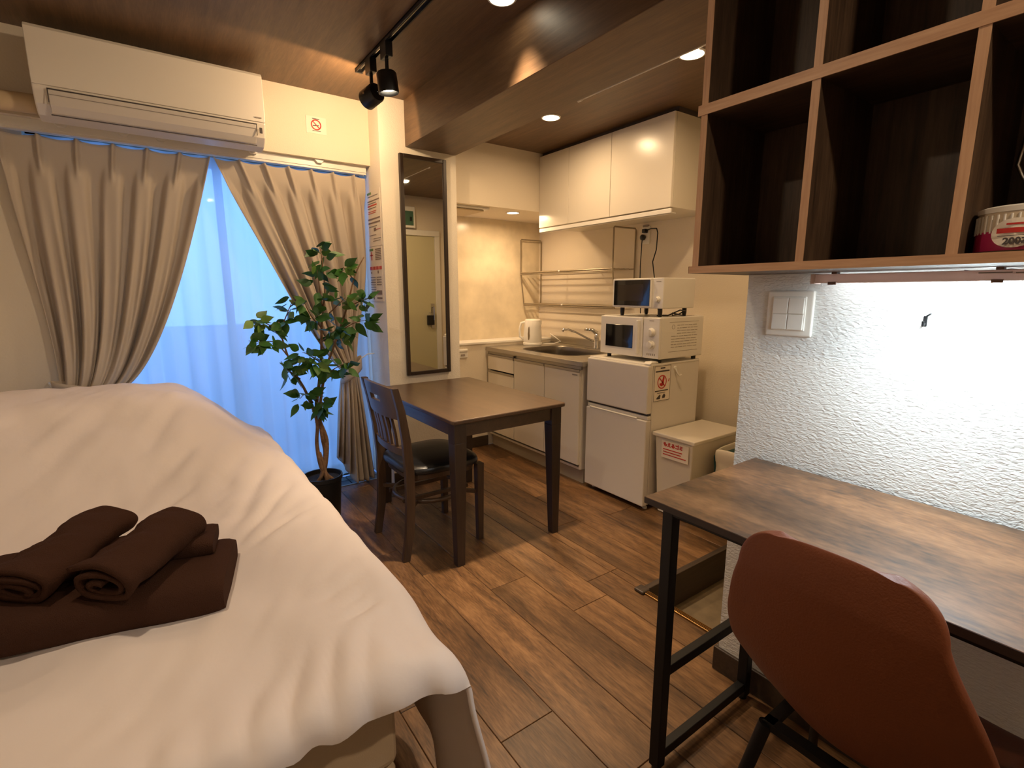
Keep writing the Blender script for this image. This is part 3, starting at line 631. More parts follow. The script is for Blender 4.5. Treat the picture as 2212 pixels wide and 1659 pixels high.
b = MB(); ring(b, (2.338, 0.762), 0.037, 0.006, 'y', (yy-0.0022, yy-0.0012)); slash(b, (2.338, 0.762), -0.8, 0.07, 0.006, 'y', (yy-0.0022, yy-0.0012)); slash(b, (2.398, 0.768), 1.2, 0.018, 0.005, 'y', (yy-0.0022, yy-0.0012))
b.prism([(2.348, 0.798), (2.358, 0.786), (2.352, 0.742), (2.335, 0.736), (2.316, 0.744), (2.318, 0.754), (2.334, 0.756)], 'y', yy-0.0022, yy-0.0012); b.done('prohibition_ring', m_red, st)
for q4 in ((2.32, 0.838, 2.36, 0.846), (2.28, 0.820, 2.40, 0.828), (2.28, 0.708, 2.395, 0.714), (2.30, 0.697, 2.37, 0.700)): box('print', (q4[0], yy-0.002, q4[1]), (q4[2], yy-0.0012, q4[3]), m_darkprint, st)
MB().prism([(2.295, 0.664), (2.325, 0.662), (2.33, 0.684), (2.322, 0.689), (2.31, 0.680), (2.297, 0.672)], 'y', yy-0.002, yy-0.0012).done('print', m_darkprint, st)
MB().prism([(2.345, 0.666), (2.368, 0.666), (2.373, 0.680), (2.362, 0.692), (2.347, 0.680)], 'y', yy-0.002, yy-0.0012).done('print', m_darkprint, st)
hk = empty('wall_hook', (2.46, 1.80, 0.78), 'white hook stuck on the side of the fridge beside the sticker', 'hook')
MB().lathe([(0.012, 0), (0.012, -0.006), (0.008, -0.008)], (2.45, yy, 0.833), 14, 'y').done('hook_base', m_white, hk)
MB().tube([(2.45, yy-0.006, 0.828), (2.462, yy-0.010, 0.80), (2.478, yy-0.014, 0.785), (2.492, yy-0.018, 0.792)], 0.004).done('hook_arm', m_white, hk, smooth=True)

# ---- large microwave on the fridge
mw = empty('microwave', (2.5, 2.02, 0.871), 'large white microwave with two dials standing on the fridge', 'microwave', None)
my0, my1, mz0, mz1, mxf = 1.80, 2.245, 0.892, 1.128, 2.300
box('body', (mxf, my0, mz0), (2.69, my1, mz1), m_white, mw, 0.005)
dr = box('door', (mxf-0.022, my0+0.118, mz0+0.004), (mxf-0.001, my1, mz1-0.004), m_white, mw, 0.004)
box('window', (mxf-0.0245, my0+0.185, mz0+0.050), (mxf-0.0215, my1-0.045, mz1-0.052), m_dglass, dr, 0.002)
box('handle', (mxf-0.040, my0+0.135, mz0+0.02), (mxf-0.021, my0+0.150, mz1-0.02), m_white, dr, 0.004)
cp = box('control_panel', (mxf-0.016, my0, mz0+0.004), (mxf-0.001, my0+0.114, mz1-0.004), m_white, mw, 0.003)
for z in (mz0+0.150, mz0+0.080):
    MB().lathe([(0.026, 0), (0.026, -0.004), (0.021, -0.007), (0.019, -0.022), (0.001, -0.023)], (mxf-0.016, my0+0.055, z), 24, 'x', cap=False).box(mxf-0.041, my0+0.0525, z-0.016, mxf-0.036, my0+0.0575, z+0.018).done('dial', m_white, mw, smooth='auto')
b = MB().box(mxf-0.0168, my0+0.040, mz1-0.022, mxf-0.016, my0+0.072, mz1-0.018)
for k in range(5): b.box(mxf-0.0168, my0+0.024+k*0.013, mz0+0.020, mxf-0.016, my0+0.030+k*0.013, mz0+0.032)
b.done('marking', m_greyprint, cp)
b = MB()
b.box(2.37, my0-0.0006, 1.098, 2.64, my0, 1.100).box(2.37, my0-0.0006, 0.93, 2.64, my0, 0.932)
random.seed(3)
for r in range(9):
    z = 1.082-r*0.0155; x = 2.39 if r > 3 else 2.44
    while x < 2.62:
        L = random.uniform(0.015, 0.05); b.box(x, my0-0.0006, z-0.003, min(x+L, 2.63), my0, z); x += L+0.006
ring(b, (2.405, 1.072), 0.012, 0.002, 'y', (my0-0.0006, my0), 16); b.done('instruction_print', m_greyprint, mw)
for x in (mxf+0.03, 2.65):
    for y in (my0+0.03, my1-0.03): MB().lathe([(0.013, 0), (0.013, 0.022)], (x, y, 0.870), 12).done('foot', m_blackpl, mw)
MB().tube([(2.69, 1.83, 1.06), (2.705, 1.83, 1.04), (2.705, 1.83, 0.99), (2.715, 1.85, 0.92), (2.72, 1.88, 0.80)], 0.004).done('cord', m_white, mw, smooth=True)

# ---- small toaster oven on top
ov = empty('microwave', (2.43, 1.98, 1.13), 'small white microwave with a black glass door on top of the larger one', 'microwave')
oy0, oy1, oz0, oz1, oxf = 1.800, 2.160, 1.176, 1.345, 2.300
box('body', (oxf, oy0, oz0), (2.583, oy1, oz1), m_white, ov, 0.004)
dr = box('door', (oxf-0.016, oy0+0.075, oz0+0.004), (oxf-0.001, oy1, oz1-0.002), m_white, ov, 0.003)
box('window', (oxf-0.0185, oy0+0.080, oz0+0.014), (oxf-0.0155, oy1-0.012, oz1-0.010), m_dglass, dr, 0.002)
box('inner_window', (oxf-0.0192, oy0+0.125, oz0+0.04), (oxf-0.0186, oy1-0.045, oz1-0.035), mat('oven_inside', (50, 42, 34), 0.1), dr)
MB().lathe([(0.018, 0), (0.018, -0.004), (0.013, -0.006), (0.012, -0.018), (0.001, -0.019)], (oxf, oy0+0.036, oz0+0.05), 20, 'x', cap=False).box(oxf-0.021, oy0+0.034, oz0+0.04, oxf-0.018, oy0+0.038, oz0+0.064).done('dial', m_white, ov, smooth='auto')
MB().box(oxf-0.0008, oy0+0.018, oz1-0.022, oxf, oy0+0.05, oz1-0.019).done('marking', m_greyprint, ov)
for x in (oxf+0.03, 2.55):
    for y in (oy0+0.04, oy1-0.04): MB().lathe([(0.010, 0), (0.013, 0.02), (0.013, 0.048)], (x, y, 1.129), 12).done('foot', m_blackpl, ov)
MB().tube([(2.50, 1.82, 1.135), (2.40, 1.81, 1.15), (2.43, 1.83, 1.135), (2.50, 1.84, 1.14), (2.53, 1.82, 1.16), (2.47, 1.81, 1.165), (2.40, 1.84, 1.135), (2.38, 1.90, 1.134)], 0.004).done('cord', m_blackpl, ov, smooth=True)

# ---- bins
bn = empty('waste_bin', (2.5, 1.655, 0), 'white rectangular bin with a flat lid and a red printed label', 'bin')
MB().frustum((2.300, 1.560, 2.70, 1.770), (2.276, 1.536, 2.722, 1.786), 0.03, 0.462).done('body', m_cab, bn, bevel=0.008)
box('lid', (2.264, 1.520, 0.462), (2.735, 1.798, 0.484), m_cab, bn, 0.005)
box('base_rim', (2.305, 1.565, 0.004), (2.695, 1.765, 0.03), m_white, bn, 0.003)
lb = MB(); lb.prism([(1.558, 0.350), (1.733, 0.350), (1.733, 0.448), (1.558, 0.448)], 'x', 2.2700, 2.2745); ls = lb.done('label_sheet', m_paper, bn)
text('label_text', 'もえるゴミ', 0.026, m_red, bn, (2.2696, 1.722, 0.419), (0, -1, 0), (0, 0, 1), bold=0.0014)
b = MB()
for k, L in enumerate((0.125, 0.118, 0.150)): b.box(2.2690, 1.722-L, 0.398-k*0.015, 2.2700, 1.722, 0.403-k*0.015)
b.done('small_print', m_red, bn)

bn2 = empty('waste_bin', (2.5, 1.37, 0), 'second white bin with a plastic liner over its rim, behind the desk corner', 'bin')
MB().frustum((2.42, 1.325, 2.74, 1.475), (2.40, 1.310, 2.76, 1.495), 0.0, 0.40).done('body', m_teal, bn2, bevel=0.01)
def lin_(u, v):
    a = 2*PI*u; c, s_ = math.cos(a), math.sin(a)
    px = math.copysign(abs(c)**0.35, c); py = math.copysign(abs(s_)**0.35, s_)
    k = [(0.90, 0.33), (0.99, 0.425), (1.03, 0.437), (1.06, 0.42), (1.05, 0.385), (1.02, 0.35), (1.035, 0.29), (1.03, 0.24)]
    f = v*(len(k)-1); i = min(int(f), len(k)-2); t = f-i; s = k[i][0]*(1-t)+k[i+1][0]*t; z = k[i][1]*(1-t)+k[i+1][1]*t
    wv = 0.02*noise.noise(Vector((u*16, v*3, 1)))
    return (2.58+px*0.18*(s+wv), 1.4025+py*0.0925*(s+2*wv), z+0.012*math.sin(u*14))
MB().grid(lin_, 72, 16, closed=True).done('liner', m_bag, bn2, smooth=True)

# ================================================================== WALL SHELF
sh = empty('wall_shelf', (1.31, 0.2, 1.315), 'brown open cube shelf on the wall above the desk', 'shelf')
sx_ = 1.173; yL = 0.84; yN = -0.55
for z, t in ((1.317, 0.018), (1.702, 0.024), (2.10, 0.024)):
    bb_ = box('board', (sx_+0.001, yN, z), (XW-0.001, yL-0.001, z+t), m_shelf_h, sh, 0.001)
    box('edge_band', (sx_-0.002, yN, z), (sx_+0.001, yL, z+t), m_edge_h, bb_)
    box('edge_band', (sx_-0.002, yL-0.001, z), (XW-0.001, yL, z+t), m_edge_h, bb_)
for y in (0.822, 0.560, 0.298, 0.036, -0.226, -0.488):
    for (za, zb) in ((1.335, 1.702), (1.726, 2.10)):
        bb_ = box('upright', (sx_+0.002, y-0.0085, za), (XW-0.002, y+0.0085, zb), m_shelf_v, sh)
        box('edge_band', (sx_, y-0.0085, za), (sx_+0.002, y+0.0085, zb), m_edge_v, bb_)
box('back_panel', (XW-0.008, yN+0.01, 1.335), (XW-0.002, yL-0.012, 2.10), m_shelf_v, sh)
cb = empty('cotton_bud_tub', (1.25, 0.2, 1.336), 'round clear tub with a pink label on the right of the wall shelf', 'tub')
cx, cy, r = 1.252, 0.219, 0.066
MB().lathe([(r-0.004, 0), (r, 0.003), (r, 0.066), (r-0.002, 0.068)], (cx, cy, 1.336), 40).done('tub', m_tub, cb, smooth='auto')
MB().lathe([(r+0.001, 0), (r+0.002, 0.008), (r-0.006, 0.011), (0.001, 0.011)], (cx, cy, 1.402), 40, cap=False).done('lid', m_white, cb, smooth='auto')
for k in range(44):
    a = 2*PI*k/44; MB().tube([(cx+(r+0.0005)*math.cos(a), cy+(r+0.0005)*math.sin(a), 1.368), (cx+(r+0.0005)*math.cos(a), cy+(r+0.0005)*math.sin(a), 1.398)], 0.0018, 5).done('cotton_bud', m_white, cb)
MB().lathe([(r+0.0005, 0.002), (r+0.0008, 0.003), (r+0.0008, 0.034), (r+0.0005, 0.035)], (cx, cy, 1.336), 40, cap=False).done('label', m_pink, cb, smooth='auto')
# round badge wrapped on the tub, facing the room
am = PI + 0.02
def wrapd(mb, pts, rr, nrm=None):
    pass
def badge(cu, cz, R1, R2, rr, m, name):
    b = MB(); n = 28; vs = [(cx+rr*math.cos(am+cu/rr), cy+rr*math.sin(am+cu/rr), cz)]
    for k in range(n):
        u = cu+R1*math.cos(2*PI*k/n); z = cz+R2*math.sin(2*PI*k/n); vs.append((cx+rr*math.cos(am+u/rr), cy+rr*math.sin(am+u/rr), z))
    b.add(vs, [(0, 1+k, 1+(k+1) % n) for k in range(n)]); return b.done(name, m, cb)
badge(-0.004, 1.366, 0.032, 0.024, r+0.0035, m_paper, 'badge')
def strip(u0, u1, z0, z1, rr, m, name):
    b = MB(); n = 8; b.grid(lambda u, v: (cx+rr*math.cos(am+(u0+(u1-u0)*u)/rr), cy+rr*math.sin(am+(u0+(u1-u0)*u)/rr), z0+(z1-z0)*v), n, 2); return b.done(name, m, cb)
strip(-0.028, 0.028, 1.366, 1.374, r+0.0042, m_red, 'badge_band')
strip(-0.016, 0.018, 1.379, 1.382, r+0.0042, m_red, 'badge_band')
strip(-0.026, 0.028, 1.361, 1.362, r+0.0042, m_darkprint, 'badge_line')
nn = Vector((math.cos(am), math.sin(am), 0)); rr_ = Vector((-nn.y, nn.x, 0))
text('badge_number', '200本', 0.015, m_darkprint, cb, Vector((cx, cy, 1.3475)) + nn*(r+0.0052) - rr_*0.017, rr_, (0, 0, 1), bold=0.0006)
pn = empty('frying_pan', (1.38, 0.14, 1.34), 'dark frying pan standing upright at the right of the wall shelf', 'pan')
b = MB(); b.M = Matrix.Translation((1.385, 0.150, 1.522)) @ Matrix.Rotation(0.12, 4, 'Y')
b.lathe([(0.001, 0.03), (0.075, 0.03), (0.092, -0.012), (0.096, -0.014), (0.078, 0.034), (0.001, 0.034)], (0,0,0), 36, 'x', cap=False); b.done('pan_body', m_pan, pn, smooth='auto')
MB().tube([(1.36, 0.235, 1.56), (1.345, 0.258, 1.55), (1.34, 0.262, 1.50), (1.35, 0.245, 1.46)], 0.004).done('pan_handle', m_chrome, pn, smooth=True)
MB().lathe([(0.07, 0), (0.08, 0.006), (0.085, 0.09), (0.08, 0.092)], (1.355, 0.140, 1.336), 28).done('stack_pan', m_blackpl, pn, smooth='auto')

# strip lamp under the shelf
sp = empty('strip_lamp', (1.39, 0.3, 1.29), 'slim cold-white strip lamp under the wall shelf', 'lamp')
MB().box(1.372, -0.02, 1.290, 1.380, 0.615, 1.312).box(1.380, -0.02, 1.308, 1.405, 0.615, 1.312).done('housing', m_strip, sp, bevel=0.002)
box('tube', (1.383, 0.0, 1.295), (1.400, 0.60, 1.306), m_cold, sp, 0.003)
box('end_cap', (1.371, 0.610, 1.288), (1.407, 0.622, 1.313), m_strip, sp, 0.002)
for y in (0.57, 0.27, 0.05): MB().box(1.377, y-0.006, 1.310, 1.395, y+0.006, 1.317).box(1.369, y-0.009, 1.286, 1.373, y+0.009, 1.293).done('clip', mat('clip_brown', (120, 90, 76), 0.5) if y == 0.57 else bpy.data.materials['clip_brown'], sp)
b = MB()
for (a, w_, z) in ((0.30, 0.05, 1.305), (0.245, 0.02, 1.304), (0.21, 0.10, 1.306), (0.22, 0.09, 1.300)): b.box(1.3712, a-w_, z, 1.372, a, z+0.0025)
b.done('rating_print', m_greyprint, sp)
MB().tube([(1.40, 0.33, 1.312), (1.41, 0.30, 1.306), (1.41, 0.26, 1.312), (1.40, 0.2, 1.305)], 0.0025).done('cord', m_blackpl, sp, smooth=True)

sw = empty('light_switch', (1.445, 0.70, 1.146), 'square white wall plate with four switches under the shelf', 'switch')
MB().box(1.440, 0.637, 1.147, 1.45, 0.763, 1.272).done('plate', m_white, sw, bevel=0.005, seg=3)
box('inner_frame', (1.436, 0.655, 1.163), (1.441, 0.745, 1.256), m_white, sw, 0.002)
for y in (0.679, 0.722):
    for z in (1.187, 1.231):
        MB().prism([(1.437, z-0.0215), (1.4320, z-0.0215), (1.434, z+0.0215), (1.437, z+0.0215)], 'y', y-0.0205, y+0.0205).done('rocker', m_white, sw, bevel=0.0015)
wh = empty('picture_hook', (1.447, 0.396, 1.19), 'tiny metal hook on the embossed wall under the strip lamp', 'hook')
MB().box(1.447, 0.392, 1.190, 1.45, 0.400, 1.214).done('hook_plate', m_black, wh, bevel=0.001)
MB().tube([(1.447, 0.396, 1.196), (1.436, 0.396, 1.192), (1.434, 0.396, 1.202)], 0.0026, 6).tube([(1.448, 0.394, 1.214), (1.438, 0.384, 1.220)], 0.0022, 6).done('hook_pin', m_black, wh)

# ================================================================== DESK
dk = empty('desk', (1.2, 0.15, 0), 'rustic brown desk on a black steel frame against the embossed wall', 'desk')
ZT = 0.776; dx0, dx1, dy0, dy1 = 0.938, 1.440, -0.26, 0.758
b = MB(); b.box(dx0, dy0, ZT-0.016, dx1, dy1, ZT); tp = b.done('desktop', m_desk, dk, bevel=0.0008)
MB().box(dx0-0.0008, dy0, ZT-0.016, dx0, dy1, ZT-0.001).box(dx0, dy1, ZT-0.016, dx1, dy1+0.0008, ZT-0.001).done('edge_band', m_deskedge, tp)
q = 0.030
for y in (0.712, -0.215):
    for x in (0.985, 1.405):
        box('leg', (x-q/2, y-q/2, 0.012), (x+q/2, y+q/2, ZT-0.016), m_black, dk, 0.002)
        MB().lathe([(0.013, 0), (0.013, 0.012)], (x, y, 0), 12).done('foot', m_blackpl, dk)
    for z in (0.298, 0.045): box('side_bar', (0.985+q/2, y-0.012, z-0.014), (1.405-q/2, y+0.012, z+0.014), m_black, dk, 0.002)
    box('top_side_bar', (0.985+q/2, y-q/2, ZT-0.044), (1.405-q/2, y+q/2, ZT-0.016), m_black, dk, 0.002)
for x in (0.985, 1.405): box('rail', (x-q/2, -0.20, ZT-0.040), (x+q/2, 0.697, ZT-0.016), m_black, dk, 0.002)

# ================================================================== DESK CHAIR (faces the wall)
dc = empty('desk_chair', (1.05, 0.26, 0), 'tan leather bucket chair with black legs pushed under the desk', 'chair')
CY = 0.275
prof = [  # (x, z, half width, curl forward of the sides, centre y)
    (0.806, 0.800, 0.148, 0.010, 0.292), (0.810, 0.765, 0.160, 0.013, 0.292), (0.816, 0.72, 0.175, 0.020, 0.288), (0.825, 0.67, 0.190, 0.030, 0.284), (0.838, 0.61, 0.199, 0.048, 0.279),
    (0.858, 0.555, 0.198, 0.072, 0.273), (0.885, 0.510, 0.190, 0.095, 0.266), (0.925, 0.475, 0.188, 0.090, 0.268), (0.98, 0.457, 0.190, 0.075, 0.27), (1.05, 0.452, 0.197, 0.050, 0.272), (1.13, 0.456, 0.200, 0.030, 0.275), (1.20, 0.460, 0.195, 0.015, 0.275), (1.235, 0.450, 0.180, 0.0, 0.275)]
V0 = 0.16
def shell(u, v):
    s = u*2-1; e = abs(s)**2.1
    if v < V0:
        ph = v/V0*PI/2; R_ = 0.066
        return (0.806 + 0.006*(1-math.sin(ph)) + 0.010*e*math.sin(ph), 0.293 - 0.001*v/V0 + s*(0.148-R_+R_*math.sin(ph)), 0.800 + (R_+0.008)*math.cos(ph))
    w = (v-V0)/(1-V0); f = w*(len(prof)-1); i = min(int(f), len(prof)-2); t = f-i; A, B = prof[i], prof[i+1]
    def cr(k):
        p0 = prof[max(i-1, 0)][k]; p1_ = A[k]; p2_ = B[k]; p3 = prof[min(i+2, len(prof)-1)][k]
        return 0.5*((2*p1_)+(-p0+p2_)*t+(2*p0-5*p1_+4*p2_-p3)*t*t+(-p0+3*p1_-3*p2_+p3)*t**3)
    x, z, hw, cu, cy_ = cr(0), cr(1), cr(2), cr(3), cr(4)
    seat = sstep(0.40, 0.66, w)
    return (x + cu*e*(1-seat) - 0.04*sstep(0.85, 1.0, v)*e, cy_ + s*hw, z + cu*e*seat*1.3)
MB().grid(shell, 31, 65).done('shell', m_leather, dc, smooth=True, solid=0.020, off=0, bevel=0)
shl = bpy.data.objects[[o.name for o in dc.children if o.name.startswith('shell')][0]]
qs = shl.modifiers.new('u', 'SUBSURF'); qs.levels = 1; qs.render_levels = 1
for (ax, ay, bx, by) in ((0.90, CY+0.13, 0.835, CY+0.21), (0.90, CY-0.13, 0.835, CY-0.21), (1.15, CY+0.13, 1.375, CY+0.215), (1.15, CY-0.13, 1.31, CY-0.20)):
    MB().tube([(ax, ay, 0.435), (bx, by, 0.008)], [0.013, 0.011], 12).done('leg', m_black, dc, smooth='auto')
    MB().lathe([(0.013, 0), (0.013, 0.03)], (bx, by, 0), 12).done('leg_cap', m_blackpl, dc, smooth='auto')
MB().box(0.895, CY-0.135, 0.427, 0.92, CY+0.135, 0.441).box(1.135, CY-0.135, 0.427, 1.16, CY+0.135, 0.441).box(0.90, CY-0.135, 0.427, 1.16, CY-0.115, 0.441).box(0.90, CY+0.115, 0.427, 1.16, CY+0.135, 0.441).done('seat_frame', m_black, dc)

# ================================================================== TABLE
tb = empty('dining_table', (1.35, 2.37, 0), 'dark brown square-legged dining table beside the white column', 'table')
tx0, tx1, ty0, ty1, tz = 1.020, 1.680, 1.882, 2.862, 0.712
def rr_(x0, y0, x1, y1, r, n=5):
    P = []
    for cx_, cy_, a0 in ((x1-r, y1-r, 0), (x0+r, y1-r, PI/2), (x0+r, y0+r, PI), (x1-r, y0+r, 3*PI/2)):
        for k in range(n+1): P.append((cx_+r*math.cos(a0+PI/2*k/n), cy_+r*math.sin(a0+PI/2*k/n)))
    return P
MB().prism(rr_(tx0, ty0, tx1, ty1, 0.018), 'z', tz-0.020, tz).done('tabletop', m_table, tb, bevel=0.005)
li = 0.018; lw = 0.062
for x in (tx0+li, tx1-li-lw):
    for y in (ty0+li, ty1-li-lw):
        ix = 0.004 if x < 1.3 else 0.018; jx = 0.018 if x < 1.3 else 0.004
        iy = 0.004 if y < 2.3 else 0.018; jy = 0.018 if y < 2.3 else 0.004
        MB().box(x, y, 0.60, x+lw, y+lw, tz-0.020).frustum((x+ix, y+iy, x+lw-jx, y+lw-jy), (x, y, x+lw, y+lw), 0.0, 0.60).done('leg', m_tablev, tb, bevel=0.002)
for (a, b) in (((tx0+li+0.010, ty0+li+lw, 0.625), (tx0+li+0.030, ty1-li-lw, 0.692)), ((tx1-li-0.030, ty0+li+lw, 0.625), (tx1-li-0.010, ty1-li-lw, 0.692)),
               ((tx0+li+lw, ty0+li+0.010, 0.625), (tx1-li-lw, ty0+li+0.030, 0.692)), ((tx0+li+lw, ty1-li-0.030, 0.625), (tx1-li-lw, ty1-li-0.010, 0.692))):
    box('apron', a, b, m_table, tb, 0.002)
MB().box(tx0+li+0.006, 2.36, 0.683, tx0+li+0.012, 2.44, 0.693).done('leaf_latch', m_blackpl, tb)

# ================================================================== DINING CHAIR (faces +x)
ch = empty('dining_chair', (1.07, 2.28, 0), 'dark wooden dining chair with a black seat pad, back to the bed', 'chair')
yc = 2.282; hw = 0.195
def rearleg(y, yt):
    pts = [(0.868, y, 0.0), (0.893, y, 0.15), (0.902, y, 0.30), (0.902, y, 0.45), (0.890, (y+yt)/2, 0.60), (0.868, yt, 0.74), (0.842, yt, 0.848)]
    b = MB(); vs = []; n = len(pts); hwid = [0.018, 0.021, 0.022, 0.022, 0.020, 0.018, 0.015]
    for (x, yy_, z), h in zip(pts, hwid):
        for sx1_, sy1_ in ((-1,-1),(1,-1),(1,1),(-1,1)): vs.append((x+sx1_*h, yy_+sy1_*0.0135, z))
    fs = [(0,3,2,1), tuple((n-1)*4+k for k in range(4))]
    for i in range(n-1):
        for k in range(4): k2 = (k+1) % 4; fs.append((i*4+k, i*4+k2, (i+1)*4+k2, (i+1)*4+k))
    b.add(vs, fs); return b.done('leg', m_chair, ch, bevel=0.003)
rearleg(yc-hw+0.012, yc-hw+0.002); rearleg(yc+hw-0.012, yc+hw-0.002)
for y in (yc-hw+0.002, yc+hw-0.002):
    MB().frustum((1.262, y-0.015, 1.292, y+0.015), (1.257, y-0.020, 1.297, y+0.020), 0.0, 0.415).done('leg', m_chair, ch, bevel=0.003)
def railf(z0, z1, x0_, x1_, bow, th, hole=None, name='top_rail'):
    n = 25; b = MB()
    zs = [z0, z1] if not hole else [z0, hole[0], hole[1], z1]
    ys_ = [yc-hw+0.012+(2*hw-0.024)*k/(n-1) for k in range(n)]
    def X(y, z, side):
        s = (y-yc)/hw; return x0_+(x1_-x0_)*(z-z0)/(z1-z0) - bow*(1-s*s) + side*th/2
    idx = {}
    vs = []
    for side in (-1, 1):
        for j, z in enumerate(zs):
            for k, y in enumerate(ys_):
                idx[(side, j, k)] = len(vs)
                dz = 0.010*(1-((y-yc)/hw)**2) if j == len(zs)-1 and name == 'top_rail' else 0
                vs.append((X(y, z, side), y, z+dz))
    fs = []
    def inh(j, k): return hole and j == 1 and abs((ys_[k]+ys_[k+1])/2-yc) < hole[2]
    for j in range(len(zs)-1):
        for k in range(n-1):
            if inh(j, k): continue
            for side in (-1, 1): fs.append((idx[(side, j, k)], idx[(side, j, k+1)], idx[(side, j+1, k+1)], idx[(side, j+1, k)]))
            if j == 0 or inh(j-1, k): fs.append((idx[(-1, j, k)], idx[(-1, j, k+1)], idx[(1, j, k+1)], idx[(1, j, k)]))
            if j == len(zs)-2 or inh(j+1, k): fs.append((idx[(-1, j+1, k)], idx[(-1, j+1, k+1)], idx[(1, j+1, k+1)], idx[(1, j+1, k)]))
            if k == 0 or inh(j, k-1): fs.append((idx[(-1, j, k)], idx[(1, j, k)], idx[(1, j+1, k)], idx[(-1, j+1, k)]))
            if k == n-2 or inh(j, k+1): fs.append((idx[(-1, j, k+1)], idx[(1, j, k+1)], idx[(1, j+1, k+1)], idx[(-1, j+1, k+1)]))
    b.add(vs, fs); return b.done(name, m_chair, ch, smooth='auto')
railf(0.695, 0.842, 0.876, 0.846, 0.030, 0.018, (0.765, 0.795, 0.055), 'top_rail')
railf(0.515, 0.552, 0.900, 0.896, 0.026, 0.018, None, 'lower_rail')
for k in range(5):
    y = yc + (k-2)*0.052; wd = 0.020 if k == 2 else 0.011
    bw = 0.030*(1-((y-yc)/hw)**2)
    MB().add([(x+sx1_*0.006, y+sy1_*wd, z) for (x, z) in ((0.899-bw*0.87, 0.545), (0.893-bw, 0.62), (0.877-bw, 0.70)) for sx1_, sy1_ in ((-1,-1),(1,-1),(1,1),(-1,1))],
             [(0,3,2,1),(8,9,10,11)] + [(i*4+k_, i*4+(k_+1) % 4, (i+1)*4+(k_+1) % 4, (i+1)*4+k_) for i in range(2) for k_ in range(4)]).done('slat', m_chair, ch, bevel=0.001)
def seatpoly(g, n=40):
    P = []
    for k in range(n):
        a = 2*PI*k/n; c, s_ = math.cos(a), math.sin(a); e = 0.5
        px = math.copysign(abs(c)**e, c); py = math.copysign(abs(s_)**e, s_)
        wdt = (0.212 + 0.012*px + g); P.append((1.095 + px*(0.205+g), yc + py*wdt))
    return P
MB().prism(seatpoly(-0.018), 'z', 0.385, 0.415).done('seat_frame', m_chair, ch, bevel=0.003)
def cushion(u, v):
    k = [(1.0, 0.415), (1.035, 0.422), (1.04, 0.434), (1.02, 0.446), (0.95, 0.455), (0.7, 0.462), (0.35, 0.464), (0.02, 0.464)]
    f = v*(len(k)-1); i = min(int(f), len(k)-2); t = f-i; s = k[i][0]*(1-t)+k[i+1][0]*t; z = k[i][1]*(1-t)+k[i+1][1]*t
    a = 2*PI*u; c, s_ = math.cos(a), math.sin(a); px = math.copysign(abs(c)**0.5, c); py = math.copysign(abs(s_)**0.5, s_)
    return (1.095+px*0.200*s, yc+py*(0.208+0.012*px)*s, z)
MB().grid(cushion, 56, 24, closed=True).done('seat', m_seat, ch, smooth=True)
MB().tube([(1.085+0.175*math.cos(2*PI*k/36), yc+0.175*math.sin(2*PI*k/36), 0.262) for k in range(37)], 0.012, 10).done('ring_stretcher', m_chair, ch, smooth=True)
for y in (yc-0.085, yc+0.085): MB().box(0.905, y-0.008, 0.252, 1.27, y+0.008, 0.272).done('stretcher', m_chair, ch, bevel=0.002)
for (x, y) in ((0.902, yc-hw+0.012), (0.902, yc+hw-0.012), (1.275, yc-hw+0.002), (1.275, yc+hw-0.002)):
    c_ = Vector((1.085, yc, 0.262)); p_ = Vector((x, y, 0.262)); d_ = (c_-p_).normalized()
    MB().bar(p_, c_-(-d_)*(-0.165) if False else p_ + d_*((c_-p_).length-0.17), 0.018, 0.018).done('stretcher', m_chair, ch)

# ================================================================== BED
bd = empty('bed', (-0.3, 1.9, 0), 'double bed with a beige fabric base under the white duvet', 'bed')
box('base', (-1.20, 0.862, 0.03), (0.318, 3.0, 0.30), m_bedbase, bd, 0.012)
box('mattress', (-1.20, 0.858, 0.302), (0.322, 3.0, 0.505), m_bedbase, bd, 0.02, seg=3)
for x in (-1.1, 0.25):
    for y in (0.95, 2.9): MB().lathe([(0.02, 0), (0.025, 0.03)], (x, y, 0), 12).done('foot', m_blackpl, bd)

XE, YF, ZB = 0.369, 0.815, 0.566; RX, RY = 0.055, 0.050; FAR = 2.92
creases = [((0.10, 1.50), (0.33, 2.15), .008, .024), ((0.12, 1.45), (0.35, 1.85), .008, .020), ((-0.2, 1.9), (0.2, 2.3), .007, .04), ((-0.45, 2.0), (-0.15, 2.5), .007, .04), ((0.13, 1.40), (0.38, 1.62), .006, .018),
           ((-0.1, 2.1), (0.15, 2.7), .007, .035), ((0.235, 0.78), (0.325, 1.00), .007, .018), ((0.175, 0.78), (0.27, 1.02), .008, .020), ((0.11, 0.78), (0.19, 0.97), .007, .018), ((0.05, 0.78), (0.09, 0.93), .006, .017),
           ((-0.02, 0.78), (0.01, 0.92), .006, .018), ((-0.085, 0.78), (-0.06, 0.90), .006, .017), ((0.35, 1.01), (0.26, 0.96), .006, .014), ((0.20, 1.05), (0.36, 1.12), .004, .02), ((-0.45, 1.5), (-0.1, 1.75), .006, .02), ((-0.35, 1.6), (0.1, 2.0), .005, .018),
           ((-0.9, 2.2), (-0.4, 1.7), .007, .03), ((-0.25, 1.55), (0.05, 1.70), .005, .016), ((0.05, 1.75), (0.34, 2.40), .006, .03)]
